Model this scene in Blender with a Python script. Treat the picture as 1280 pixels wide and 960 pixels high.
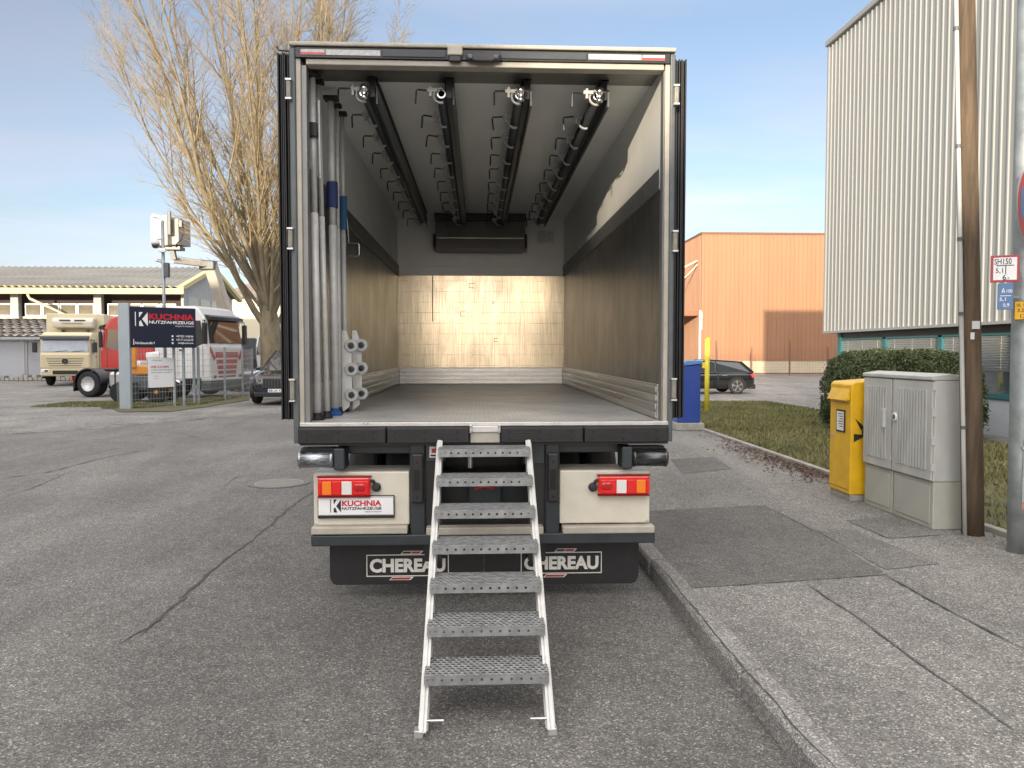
import bpy, bmesh, math, random
import numpy as np
from mathutils import Vector, Matrix
random.seed(7); rng = np.random.default_rng(7)
R = math.radians; PI = math.pi
for o in list(bpy.data.objects): bpy.data.objects.remove(o)
S = bpy.context.scene; COL = S.collection

# ------------------------------------------------------------------ camera
F = 950.0; H = 1.75; PSI = math.atan(42/950.); TH = math.atan(40/950.)
cf = Vector((math.sin(PSI)*math.cos(TH), math.cos(PSI)*math.cos(TH), -math.sin(TH)))
cr = Vector((math.cos(PSI), -math.sin(PSI), 0)); cu = cr.cross(cf)
cam = bpy.data.cameras.new('camera'); co = bpy.data.objects.new('camera', cam); COL.objects.link(co)
co.matrix_world = Matrix(((cr.x, cu.x, -cf.x, 0), (cr.y, cu.y, -cf.y, 0), (cr.z, cu.z, -cf.z, H), (0, 0, 0, 1)))
cam.sensor_width = 36; cam.lens = F*36/1280; cam.clip_end = 3000; cam.clip_start = .05
S.camera = co
def ray(px, py): return cf + (px-640)/F*cr + (480-py)/F*cu
def G(px, py, z=0):
    d = ray(px, py); t = (z-H)/d.z; return Vector((d.x*t, d.y*t, z))
def PY(px, py, Y):
    d = ray(px, py); t = Y/d.y; return Vector((d.x*t, Y, H+d.z*t))
def PX(px, py, X):
    d = ray(px, py); t = X/d.x; return Vector((X, d.y*t, H+d.z*t))

# ------------------------------------------------------------------ world, sun, exposure
SUN_EL = 7.9; SUN_AZ = 198.5          # azimuth clockwise from +Y: behind the camera, a little left
EXPOSURE = 1.72; SKY = .15; SUNP = 2.0
w = bpy.data.worlds.new('World'); S.world = w; w.use_nodes = True
nt = w.node_tree; nt.nodes.clear()
N = nt.nodes.new; L = nt.links.new
out = N('ShaderNodeOutputWorld'); bg = N('ShaderNodeBackground'); L(bg.outputs[0], out.inputs[0]); bg.inputs[1].default_value = SKY
sky = N('ShaderNodeTexSky'); sky.sky_type = 'NISHITA'; sky.sun_disc = False
sky.sun_elevation = R(SUN_EL); sky.sun_rotation = R(SUN_AZ); sky.air_density = 1.0; sky.dust_density = 1.6; sky.ozone_density = 1.2
tc = N('ShaderNodeTexCoord'); sp = N('ShaderNodeSeparateXYZ'); L(tc.outputs['Generated'], sp.inputs[0])
mz = N('ShaderNodeMath'); mz.operation = 'MAXIMUM'; L(sp.outputs[2], mz.inputs[0]); mz.inputs[1].default_value = .0
az = N('ShaderNodeMath'); az.operation = 'ADD'; L(mz.outputs[0], az.inputs[0]); az.inputs[1].default_value = .12
dx = N('ShaderNodeMath'); dx.operation = 'DIVIDE'; L(sp.outputs[0], dx.inputs[0]); L(az.outputs[0], dx.inputs[1])
dy = N('ShaderNodeMath'); dy.operation = 'DIVIDE'; L(sp.outputs[1], dy.inputs[0]); L(az.outputs[0], dy.inputs[1])
cb = N('ShaderNodeCombineXYZ'); L(dx.outputs[0], cb.inputs[0]); L(dy.outputs[0], cb.inputs[1])
mp = N('ShaderNodeMapping'); mp.inputs['Scale'].default_value = (.55, 1.0, 1); mp.inputs['Rotation'].default_value = (0, 0, .35); mp.inputs['Location'].default_value = (1.3, .4, 0)
L(cb.outputs[0], mp.inputs[0])
nz = N('ShaderNodeTexNoise'); L(mp.outputs[0], nz.inputs['Vector']); nz.inputs['Scale'].default_value = .8; nz.inputs['Detail'].default_value = 8; nz.inputs['Roughness'].default_value = .58; nz.inputs['Distortion'].default_value = .35
rp = N('ShaderNodeValToRGB'); L(nz.outputs[0], rp.inputs[0]); rp.color_ramp.elements[0].position = .42; rp.color_ramp.elements[1].position = .64
rp.color_ramp.elements[0].color = (.25, .25, .25, 1); rp.color_ramp.elements[1].color = (.9, .9, .9, 1)
bw = N('ShaderNodeRGBToBW'); L(sky.outputs[0], bw.inputs[0])
cc = N('ShaderNodeVectorMath'); cc.operation = 'SCALE'; cc.inputs[0].default_value = (1.12, 1.15, 1.22); L(bw.outputs[0], cc.inputs['Scale'])
mx = N('ShaderNodeMix'); mx.data_type = 'RGBA'; L(rp.outputs[0], mx.inputs[0]); L(sky.outputs[0], mx.inputs[6]); L(cc.outputs[0], mx.inputs[7])
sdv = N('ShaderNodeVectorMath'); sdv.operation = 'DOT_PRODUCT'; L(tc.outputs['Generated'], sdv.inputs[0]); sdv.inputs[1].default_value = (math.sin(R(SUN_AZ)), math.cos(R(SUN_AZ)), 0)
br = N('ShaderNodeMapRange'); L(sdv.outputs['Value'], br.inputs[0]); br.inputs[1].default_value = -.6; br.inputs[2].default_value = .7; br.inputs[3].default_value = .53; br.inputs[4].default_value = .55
# thin veil of high cloud, brighter towards the sun
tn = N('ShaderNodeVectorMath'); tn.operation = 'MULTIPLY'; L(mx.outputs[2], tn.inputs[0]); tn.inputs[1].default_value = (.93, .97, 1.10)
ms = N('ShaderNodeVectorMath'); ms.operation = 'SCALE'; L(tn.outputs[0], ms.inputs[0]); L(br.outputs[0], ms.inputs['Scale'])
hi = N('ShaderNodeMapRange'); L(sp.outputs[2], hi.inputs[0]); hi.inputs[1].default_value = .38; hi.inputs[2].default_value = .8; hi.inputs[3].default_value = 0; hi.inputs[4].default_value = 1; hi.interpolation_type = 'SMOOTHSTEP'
# added bright grey layer overhead, out of view, to lift the ambient fill
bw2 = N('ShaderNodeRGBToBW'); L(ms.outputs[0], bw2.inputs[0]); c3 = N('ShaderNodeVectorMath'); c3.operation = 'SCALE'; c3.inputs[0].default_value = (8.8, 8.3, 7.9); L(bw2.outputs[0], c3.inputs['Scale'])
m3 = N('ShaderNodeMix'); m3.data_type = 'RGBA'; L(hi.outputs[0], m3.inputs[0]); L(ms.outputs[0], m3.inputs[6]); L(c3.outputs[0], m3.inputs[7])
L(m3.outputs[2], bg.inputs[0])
sl = bpy.data.lights.new('sun', 'SUN'); sl.energy = SUNP; sl.angle = R(.6); sl.color = (1.0, .86, .66)
so = bpy.data.objects.new('sun', sl); COL.objects.link(so)
sd = Vector((math.sin(R(SUN_AZ))*math.cos(R(SUN_EL)), math.cos(R(SUN_AZ))*math.cos(R(SUN_EL)), math.sin(R(SUN_EL))))
so.rotation_euler = sd.to_track_quat('Z', 'Y').to_euler(); so.location = sd*50
S.view_settings.view_transform = 'Standard'; S.view_settings.look = 'None'; S.view_settings.gamma = 1; S.view_settings.exposure = EXPOSURE
S.render.resolution_x = 1024; S.render.resolution_y = 768
S.render.engine = 'CYCLES'; S.cycles.max_bounces = 8; S.cycles.transparent_max_bounces = 16

# ------------------------------------------------------------------ materials
MATS = {}
def mat(name, col, rough=.6, metal=0., var=.0, vscale=3., bump=0., bscale=40., col2=None, spec=.5, stretch=None, coat=0., rvar=0.):
    if name in MATS: return MATS[name]
    m = bpy.data.materials.new(name); m.use_nodes = True; MATS[name] = m
    t = m.node_tree; b = t.nodes['Principled BSDF']
    b.inputs['Base Color'].default_value = (*col, 1); b.inputs['Roughness'].default_value = rough; b.inputs['Metallic'].default_value = metal
    b.inputs['Specular IOR Level'].default_value = spec
    if coat: b.inputs['Coat Weight'].default_value = coat; b.inputs['Coat Roughness'].default_value = .05
    if var or bump or rvar or col2:
        c = t.nodes.new('ShaderNodeTexCoord'); src = c.outputs['Object']
        if stretch:
            mp = t.nodes.new('ShaderNodeMapping'); mp.inputs['Scale'].default_value = stretch; t.links.new(src, mp.inputs[0]); src = mp.outputs[0]
    if var or col2 or rvar:
        n = t.nodes.new('ShaderNodeTexNoise'); n.inputs['Scale'].default_value = vscale; n.inputs['Detail'].default_value = 6; n.inputs['Roughness'].default_value = .6
        t.links.new(src, n.inputs['Vector'])
    if var or col2:
        r = t.nodes.new('ShaderNodeValToRGB'); t.links.new(n.outputs[0], r.inputs[0])
        r.color_ramp.elements[0].position = .3; r.color_ramp.elements[1].position = .7
        c2 = col2 if col2 else tuple(x*(1-var) for x in col)
        c1 = col if col2 else tuple(min(1, x*(1+var*.6)) for x in col)
        r.color_ramp.elements[0].color = (*c2, 1); r.color_ramp.elements[1].color = (*c1, 1)
        t.links.new(r.outputs[0], b.inputs['Base Color'])
    if rvar:
        mr = t.nodes.new('ShaderNodeMapRange'); t.links.new(n.outputs[0], mr.inputs[0]); mr.inputs[1].default_value = .3; mr.inputs[2].default_value = .7
        mr.inputs[3].default_value = max(.02, rough-rvar); mr.inputs[4].default_value = rough+rvar; t.links.new(mr.outputs[0], b.inputs['Roughness'])
    if bump:
        n2 = t.nodes.new('ShaderNodeTexNoise'); n2.inputs['Scale'].default_value = bscale; n2.inputs['Detail'].default_value = 4
        t.links.new(src, n2.inputs['Vector'])
        bp = t.nodes.new('ShaderNodeBump'); bp.inputs['Strength'].default_value = bump; bp.inputs['Distance'].default_value = .01
        t.links.new(n2.outputs[0], bp.inputs['Height']); t.links.new(bp.outputs[0], b.inputs['Normal'])
    return m

def asphalt(name, base, dark=.5, light=2.5, grain=120., mott=.25, tint=(1, .965, .91)):
    """aggregate in a dark binder: cells of random brightness, a few pale chips, wide soft mottling"""
    m = bpy.data.materials.new(name); m.use_nodes = True; t = m.node_tree; b = t.nodes['Principled BSDF']; MATS[name] = m
    n = t.nodes.new; l = t.links.new
    c = n('ShaderNodeTexCoord')
    v = n('ShaderNodeTexVoronoi'); v.inputs['Scale'].default_value = grain; l(c.outputs['Object'], v.inputs['Vector'])
    s = n('ShaderNodeSeparateColor'); l(v.outputs['Color'], s.inputs[0])
    r = n('ShaderNodeValToRGB'); l(s.outputs[0], r.inputs[0]); cr_ = r.color_ramp
    cr_.elements[0].position = 0; cr_.elements[0].color = (base*dark,)*3+(1,)
    cr_.elements[1].position = 1; cr_.elements[1].color = tuple(base*light*x for x in tint)+(1,)
    for p, k in ((.45, .85), (.8, 1.15), (.93, 1.6)):
        e = cr_.elements.new(p); e.color = tuple(base*k*x for x in tint)+(1,)
    v2 = n('ShaderNodeTexVoronoi'); v2.inputs['Scale'].default_value = grain*2.3; l(c.outputs['Object'], v2.inputs['Vector'])
    s2 = n('ShaderNodeSeparateColor'); l(v2.outputs['Color'], s2.inputs[0])
    mr2 = n('ShaderNodeMapRange'); l(s2.outputs[1], mr2.inputs[0]); mr2.inputs[3].default_value = .72; mr2.inputs[4].default_value = 1.3
    nz = n('ShaderNodeTexNoise'); nz.inputs['Scale'].default_value = .7; nz.inputs['Detail'].default_value = 8; nz.inputs['Roughness'].default_value = .65; l(c.outputs['Object'], nz.inputs['Vector'])
    mr = n('ShaderNodeMapRange'); l(nz.outputs[0], mr.inputs[0]); mr.inputs[1].default_value = .3; mr.inputs[2].default_value = .7; mr.inputs[3].default_value = 1-mott; mr.inputs[4].default_value = 1+mott
    nz3 = n('ShaderNodeTexNoise'); nz3.inputs['Scale'].default_value = 9; nz3.inputs['Detail'].default_value = 5; l(c.outputs['Object'], nz3.inputs['Vector'])
    mr3 = n('ShaderNodeMapRange'); l(nz3.outputs[0], mr3.inputs[0]); mr3.inputs[1].default_value = .3; mr3.inputs[2].default_value = .7; mr3.inputs[3].default_value = .88; mr3.inputs[4].default_value = 1.12
    nz4 = n('ShaderNodeTexNoise'); nz4.inputs['Scale'].default_value = .32; nz4.inputs['Detail'].default_value = 4; nz4.inputs['Distortion'].default_value = 1.5
    mp4 = n('ShaderNodeMapping'); mp4.inputs['Scale'].default_value = (2.6, .55, 1); l(c.outputs['Object'], mp4.inputs[0]); l(mp4.outputs[0], nz4.inputs['Vector'])
    mr4 = n('ShaderNodeMapRange'); l(nz4.outputs[0], mr4.inputs[0]); mr4.inputs[1].default_value = .35; mr4.inputs[2].default_value = .65; mr4.inputs[3].default_value = .86; mr4.inputs[4].default_value = 1.1
    nz5 = n('ShaderNodeTexNoise'); nz5.inputs['Scale'].default_value = 2.3; nz5.inputs['Detail'].default_value = 3; l(c.outputs['Object'], nz5.inputs['Vector'])
    mr5 = n('ShaderNodeMapRange'); l(nz5.outputs[0], mr5.inputs[0]); mr5.inputs[1].default_value = .68; mr5.inputs[2].default_value = .78; mr5.inputs[3].default_value = 1; mr5.inputs[4].default_value = .72
    m45 = n('ShaderNodeMath'); m45.operation = 'MULTIPLY'; l(mr4.outputs[0], m45.inputs[0]); l(mr5.outputs[0], m45.inputs[1])
    m46 = n('ShaderNodeMath'); m46.operation = 'MULTIPLY'; l(mr.outputs[0], m46.inputs[0]); l(m45.outputs[0], m46.inputs[1]); mr = m46
    a = n('ShaderNodeMath'); a.operation = 'MULTIPLY'; l(mr.outputs[0], a.inputs[0]); l(mr2.outputs[0], a.inputs[1])
    a3 = n('ShaderNodeMath'); a3.operation = 'MULTIPLY'; l(a.outputs[0], a3.inputs[0]); l(mr3.outputs[0], a3.inputs[1])
    sc = n('ShaderNodeVectorMath'); sc.operation = 'SCALE'; l(r.outputs[0], sc.inputs[0]); l(a3.outputs[0], sc.inputs['Scale'])
    l(sc.outputs[0], b.inputs['Base Color']); b.inputs['Roughness'].default_value = .85; b.inputs['Specular IOR Level'].default_value = .35
    bp = n('ShaderNodeBump'); bp.inputs['Strength'].default_value = .55; bp.inputs['Distance'].default_value = .004; l(v.outputs['Distance'], bp.inputs['Height']); l(bp.outputs[0], b.inputs['Normal'])
    return m

def glass(name, col=(.02, .025, .03), rough=.04):
    return mat(name, col, rough, spec=.8, coat=1)

def liner(name, col, stain, rough=.32, metal=.9, seam=None, vs=(6, 6, .8)):
    """worn aluminium sheet: streaks, stains and scuffs as colour and gloss changes, optional horizontal seams"""
    m = bpy.data.materials.new(name); m.use_nodes = True; t = m.node_tree; b = t.nodes['Principled BSDF']; MATS[name] = m
    n = t.nodes.new; l = t.links.new
    c = n('ShaderNodeTexCoord'); g = n('ShaderNodeNewGeometry')
    mp = n('ShaderNodeMapping'); mp.inputs['Scale'].default_value = vs; l(g.outputs['Position'], mp.inputs[0])
    n1 = n('ShaderNodeTexNoise'); n1.inputs['Scale'].default_value = 1.6; n1.inputs['Detail'].default_value = 9; n1.inputs['Roughness'].default_value = .62; n1.inputs['Distortion'].default_value = .3; l(mp.outputs[0], n1.inputs['Vector'])
    n2 = n('ShaderNodeTexNoise'); n2.inputs['Scale'].default_value = 1.3; n2.inputs['Detail'].default_value = 7; n2.inputs['Roughness'].default_value = .65; n2.inputs['Distortion'].default_value = 1.2; l(g.outputs['Position'], n2.inputs['Vector'])
    av = n('ShaderNodeMath'); av.operation = 'ADD'; l(n1.outputs[0], av.inputs[0]); l(n2.outputs[0], av.inputs[1])
    r = n('ShaderNodeValToRGB'); l(av.outputs[0], r.inputs[0])
    hv = n('ShaderNodeMath'); hv.operation = 'MULTIPLY'; hv.inputs[1].default_value = .5; l(av.outputs[0], hv.inputs[0]); l(hv.outputs[0], r.inputs[0])
    r.color_ramp.elements[0].position = .30; r.color_ramp.elements[0].color = (*stain, 1)
    r.color_ramp.elements[1].position = .66; r.color_ramp.elements[1].color = (*col, 1)
    mr = n('ShaderNodeMapRange'); l(hv.outputs[0], mr.inputs[0]); mr.inputs[1].default_value = .35; mr.inputs[2].default_value = .65; mr.inputs[3].default_value = rough+.05; mr.inputs[4].default_value = rough-.03
    l(mr.outputs[0], b.inputs['Roughness']); b.inputs['Metallic'].default_value = metal
    mps = n('ShaderNodeMapping'); mps.inputs['Scale'].default_value = (34, 34, 1.1); mps.inputs['Rotation'].default_value = (.04, .03, 0); l(g.outputs['Position'], mps.inputs[0])
    ns_ = n('ShaderNodeTexNoise'); ns_.inputs['Scale'].default_value = 2.2; ns_.inputs['Detail'].default_value = 5; ns_.inputs['Roughness'].default_value = .7; l(mps.outputs[0], ns_.inputs['Vector'])
    sr = n('ShaderNodeMapRange'); l(ns_.outputs[0], sr.inputs[0]); sr.inputs[1].default_value = .3; sr.inputs[2].default_value = .72; sr.inputs[3].default_value = .72; sr.inputs[4].default_value = 1.3
    ss = n('ShaderNodeVectorMath'); ss.operation = 'SCALE'; l(r.outputs[0], ss.inputs[0]); l(sr.outputs[0], ss.inputs['Scale'])
    last = ss.outputs[0]; hgt = ns_.outputs[0]
    if seam:
        s = n('ShaderNodeSeparateXYZ'); l(g.outputs['Position'], s.inputs[0])
        md = n('ShaderNodeMath'); md.operation = 'MODULO'; l(s.outputs[2], md.inputs[0]); md.inputs[1].default_value = seam
        lt = n('ShaderNodeMath'); lt.operation = 'LESS_THAN'; l(md.outputs[0], lt.inputs[0]); lt.inputs[1].default_value = .007
        nn = n('ShaderNodeTexNoise'); nn.inputs['Scale'].default_value = 5; nn.inputs['Detail'].default_value = 5; l(g.outputs['Position'], nn.inputs['Vector'])
        gt = n('ShaderNodeMapRange'); l(nn.outputs[0], gt.inputs[0]); gt.inputs[1].default_value = .38; gt.inputs[2].default_value = .6; gt.inputs[3].default_value = 0; gt.inputs[4].default_value = .9
        mu = n('ShaderNodeMath'); mu.operation = 'MULTIPLY'; l(lt.outputs[0], mu.inputs[0]); l(gt.outputs[0], mu.inputs[1])
        mx = n('ShaderNodeMix'); mx.data_type = 'RGBA'; l(mu.outputs[0], mx.inputs[0]); l(last, mx.inputs[6]); mx.inputs[7].default_value = (.26, .22, .16, 1); last = mx.outputs[2]
    l(last, b.inputs['Base Color'])
    bp = n('ShaderNodeBump'); bp.inputs['Strength'].default_value = .035; bp.inputs['Distance'].default_value = .01; l(hgt, bp.inputs['Height']); l(bp.outputs[0], b.inputs['Normal'])
    return m

M = {}
M['road'] = asphalt('worn asphalt', .16, mott=.16)
M['yard'] = asphalt('yard asphalt', .22, grain=60, mott=.3)
M['walk'] = asphalt('footpath asphalt', .225, grain=120, mott=.12, tint=(1, .97, .9))
M['patchd'] = asphalt('dark asphalt patch', .15, grain=150, mott=.14)
M['patchm'] = asphalt('grey asphalt patch', .19, grain=140, mott=.14)
M['tar'] = mat('tar', (.075, .072, .068), .75, var=.4, vscale=20)
M['kerb'] = asphalt('granite', .26, grain=130, light=2.0, mott=.2)
M['concrete'] = mat('concrete', (.36, .35, .32), .85, var=.25, vscale=6, bump=.3, bscale=90)
M['cream'] = mat('cream paint', (.66, .62, .52), .38, var=.12, vscale=4, coat=.3)
M['cream2'] = mat('cream frame paint', (.43, .40, .335), .45, var=.14, vscale=9)
M['fr'] = mat('grey frame', (.10, .115, .12), .45, var=.2, vscale=8)
M['dark'] = mat('anthracite paint', (.030, .038, .044), .42, var=.25, vscale=6, rvar=.1)
M['black'] = mat('black rubber', (.014, .014, .015), .55, var=.3, vscale=12, bump=.1)
M['blackp'] = mat('black plastic', (.02, .02, .022), .38, var=.15)
M['zinc'] = mat('galvanised steel', (.50, .53, .55), .42, .85, var=.28, vscale=14, rvar=.12)
M['tread'] = None
M['alu'] = mat('aluminium', (.60, .60, .59), .36, .7, var=.15, vscale=10, rvar=.1)
M['aluw'] = mat('bright aluminium', (.66, .66, .64), .42, .12, var=.12, vscale=14)
M['chrome'] = mat('chrome', (.75, .75, .76), .16, 1., var=.15, vscale=30, rvar=.1)
M['white'] = mat('white paint', (.78, .78, .76), .35, var=.04, coat=.3)
M['gel'] = mat('white laminate', (.78, .785, .76), .42, var=.07, vscale=1.5)
M['red'] = mat('red paint', (.55, .03, .025), .3, coat=.5, var=.06)
M['orange'] = mat('orange paint', (.75, .27, .02), .4, var=.15)
M['yellow'] = mat('yellow paint', (.80, .47, .012), .42, var=.14, vscale=5, coat=.2)
M['ypost'] = mat('yellow post paint', (.80, .68, .06), .5, var=.15)
M['blue'] = mat('blue paint', (.015, .055, .30), .35, var=.08, coat=.3)
M['blue2'] = mat('blue cloth', (.02, .09, .30), .8, var=.3)
M['navy'] = mat('navy sign face', (.010, .014, .035), .35)
M['lred'] = mat('red lettering', (.55, .015, .03), .4)
M['lwhite'] = mat('white lettering', (.82, .82, .82), .4)
M['lblack'] = mat('black lettering', (.02, .02, .02), .5)
M['carb'] = mat('black car paint', (.010, .011, .013), .12, coat=1)
M['cars'] = mat('silver car paint', (.42, .45, .47), .25, .6, coat=1)
M['carn'] = mat('dark blue paint', (.015, .03, .12), .25, coat=1)
M['tyre'] = mat('tyre', (.018, .018, .018), .8, var=.2, bump=.2)
M['rim'] = mat('rim', (.55, .56, .57), .25, .9)
M['glass'] = glass('dark glass')
M['glass2'] = mat('pale windscreen', (.26, .30, .32), .08, spec=.8, coat=1, var=.3, vscale=1.3)
M['lamp_r'] = mat('red lens', (.72, .012, .01), .12, coat=1)
M['lamp_o'] = mat('amber lens', (.90, .22, .01), .12, coat=1)
M['lamp_w'] = mat('clear lens', (.75, .74, .72), .12, coat=1)
M['reflw'] = mat('white reflector', (.46, .46, .45), .3, var=.25, vscale=60)
M['reflr'] = mat('red reflector', (.55, .06, .05), .3, var=.2, vscale=60)
M['wood'] = mat('weathered wood', (.17, .12, .075), .85, col2=(.06, .042, .028), vscale=2.2, stretch=(9, 9, .8), bump=.5, bscale=10)
M['gal'] = mat('dull galvanised post', (.42, .46, .47), .5, .55, col2=(.26, .29, .30), vscale=7, rvar=.1)
M['cabinet'] = mat('grey cabinet plastic', (.50, .51, .49), .6, var=.16, vscale=4, stretch=(1, 1, .4))
M['cabbase'] = mat('cabinet base', (.46, .47, .41), .7, col2=(.38, .39, .36), vscale=2)
M['clad'] = mat('pale grey cladding', (.31, .318, .31), .5, .0, var=.12, vscale=1.5, stretch=(1.5, 1.5, .10))
M['clads'] = mat('cladding trim', (.34, .345, .34), .45, .3)
M['oclad'] = mat('orange cladding', (.355, .185, .10), .55, var=.10, vscale=1.1, stretch=(1, 1, .08))
M['plinth'] = mat('cream block plinth', (.62, .54, .38), .8, var=.1, vscale=1.5)
M['teal'] = mat('teal window frame', (.04, .17, .19), .4)
M['render'] = mat('pale blue render', (.55, .60, .64), .8, var=.05)
M['blind'] = mat('white blind', (.72, .73, .72), .5)
M['int'] = mat('dim interior', (.02, .02, .022), .9)
M['roofc'] = mat('fibre cement roof', (.24, .235, .22), .9, col2=(.13, .13, .125), vscale=.5, stretch=(.3, 1.5, 1))
M['eave'] = mat('cream eave', (.60, .52, .26), .6, var=.08)
M['hallw'] = mat('hall wall', (.42, .44, .45), .8, var=.12)
M['brown'] = mat('dark recess boards', (.06, .04, .035), .8)
M['shed'] = mat('grey render', (.36, .37, .39), .85, var=.15, vscale=.8)
M['tile'] = mat('roof tiles', (.25, .22, .20), .85, col2=(.13, .115, .11), vscale=2)
M['farw'] = mat('cream facade', (.72, .65, .48), .85, var=.05)
M['bark'] = mat('bark', (.30, .25, .16), .95, col2=(.15, .125, .085), vscale=5, stretch=(1, 1, .35), bump=.8, bscale=14)
M['twig'] = mat('golden twigs', (.34, .27, .15), .8, col2=(.22, .165, .10), vscale=1.2)
M['leaf'] = mat('hedge leaf', (.10, .13, .045), .6, col2=(.04, .06, .02), vscale=9)
M['grassb'] = mat('turf', (.15, .135, .075), .95, col2=(.085, .085, .045), vscale=1.6)
M['grass'] = mat('grass blades', (.25, .225, .10), .8, col2=(.12, .135, .045), vscale=.7)
M['litter'] = mat('dead leaves', (.16, .09, .06), .9, col2=(.08, .05, .038), vscale=8)
M['skirt'] = mat('skirting aluminium', (.62, .61, .57), .34, .8, var=.2, vscale=4, rvar=.1, stretch=(1, .3, 4))
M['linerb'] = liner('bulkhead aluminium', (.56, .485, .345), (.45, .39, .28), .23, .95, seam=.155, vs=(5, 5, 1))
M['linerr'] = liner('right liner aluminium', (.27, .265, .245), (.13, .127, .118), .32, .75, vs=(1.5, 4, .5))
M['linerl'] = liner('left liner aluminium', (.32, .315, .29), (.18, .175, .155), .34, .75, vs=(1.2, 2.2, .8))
M['ceil'] = mat('ceiling laminate', (.82, .815, .77), .4, var=.06, vscale=1.2)
M['ceilh'] = mat('stainless header', (.20, .20, .19), .3, .5, var=.2, vscale=2, stretch=(.6, 6, 1))
M['rail'] = mat('hanging rail', (.055, .06, .065), .4, .5)
M['band'] = mat('grey trim band', (.22, .23, .23), .45, .6, var=.25, vscale=20)
M['evap'] = mat('evaporator housing', (.17, .165, .155), .35, .7, var=.1)

def floor_mat():
    m = bpy.data.materials.new('ribbed aluminium floor'); m.use_nodes = True; t = m.node_tree; b = t.nodes['Principled BSDF']
    n = t.nodes.new; l = t.links.new; c = n('ShaderNodeTexCoord')
    nz = n('ShaderNodeTexNoise'); nz.inputs['Scale'].default_value = 1.6; nz.inputs['Detail'].default_value = 8; nz.inputs['Roughness'].default_value = .65
    l(c.outputs['Object'], nz.inputs['Vector'])
    r = n('ShaderNodeValToRGB'); l(nz.outputs[0], r.inputs[0]); r.color_ramp.elements[0].position = .32; r.color_ramp.elements[0].color = (.46, .46, .45, 1); r.color_ramp.elements[1].position = .7; r.color_ramp.elements[1].color = (.74, .74, .73, 1)
    w1 = n('ShaderNodeTexWave'); w1.bands_direction = 'DIAGONAL'; w1.inputs['Scale'].default_value = 9; w1.inputs['Distortion'].default_value = 0
    mp = n('ShaderNodeMapping'); mp.inputs['Scale'].default_value = (1, .6, 0); l(c.outputs['Object'], mp.inputs[0]); l(mp.outputs[0], w1.inputs['Vector'])
    w2 = n('ShaderNodeTexWave'); w2.bands_direction = 'DIAGONAL'; w2.inputs['Scale'].default_value = 9
    mp2 = n('ShaderNodeMapping'); mp2.inputs['Scale'].default_value = (-1, .6, 0); l(c.outputs['Object'], mp2.inputs[0]); l(mp2.outputs[0], w2.inputs['Vector'])
    ad = n('ShaderNodeMath'); ad.operation = 'MAXIMUM'; l(w1.outputs[0], ad.inputs[0]); l(w2.outputs[0], ad.inputs[1])
    mr = n('ShaderNodeMapRange'); l(ad.outputs[0], mr.inputs[0]); mr.inputs[1].default_value = .5; mr.inputs[3].default_value = .8; mr.inputs[4].default_value = 1.12
    sc = n('ShaderNodeVectorMath'); sc.operation = 'SCALE'; l(r.outputs[0], sc.inputs[0]); l(mr.outputs[0], sc.inputs['Scale']); l(sc.outputs[0], b.inputs['Base Color'])
    bp = n('ShaderNodeBump'); bp.inputs['Strength'].default_value = .5; bp.inputs['Distance'].default_value = .004; l(ad.outputs[0], bp.inputs['Height']); l(bp.outputs[0], b.inputs['Normal'])
    b.inputs['Metallic'].default_value = .2; b.inputs['Roughness'].default_value = .42
    return m
M['floor'] = floor_mat()
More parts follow.
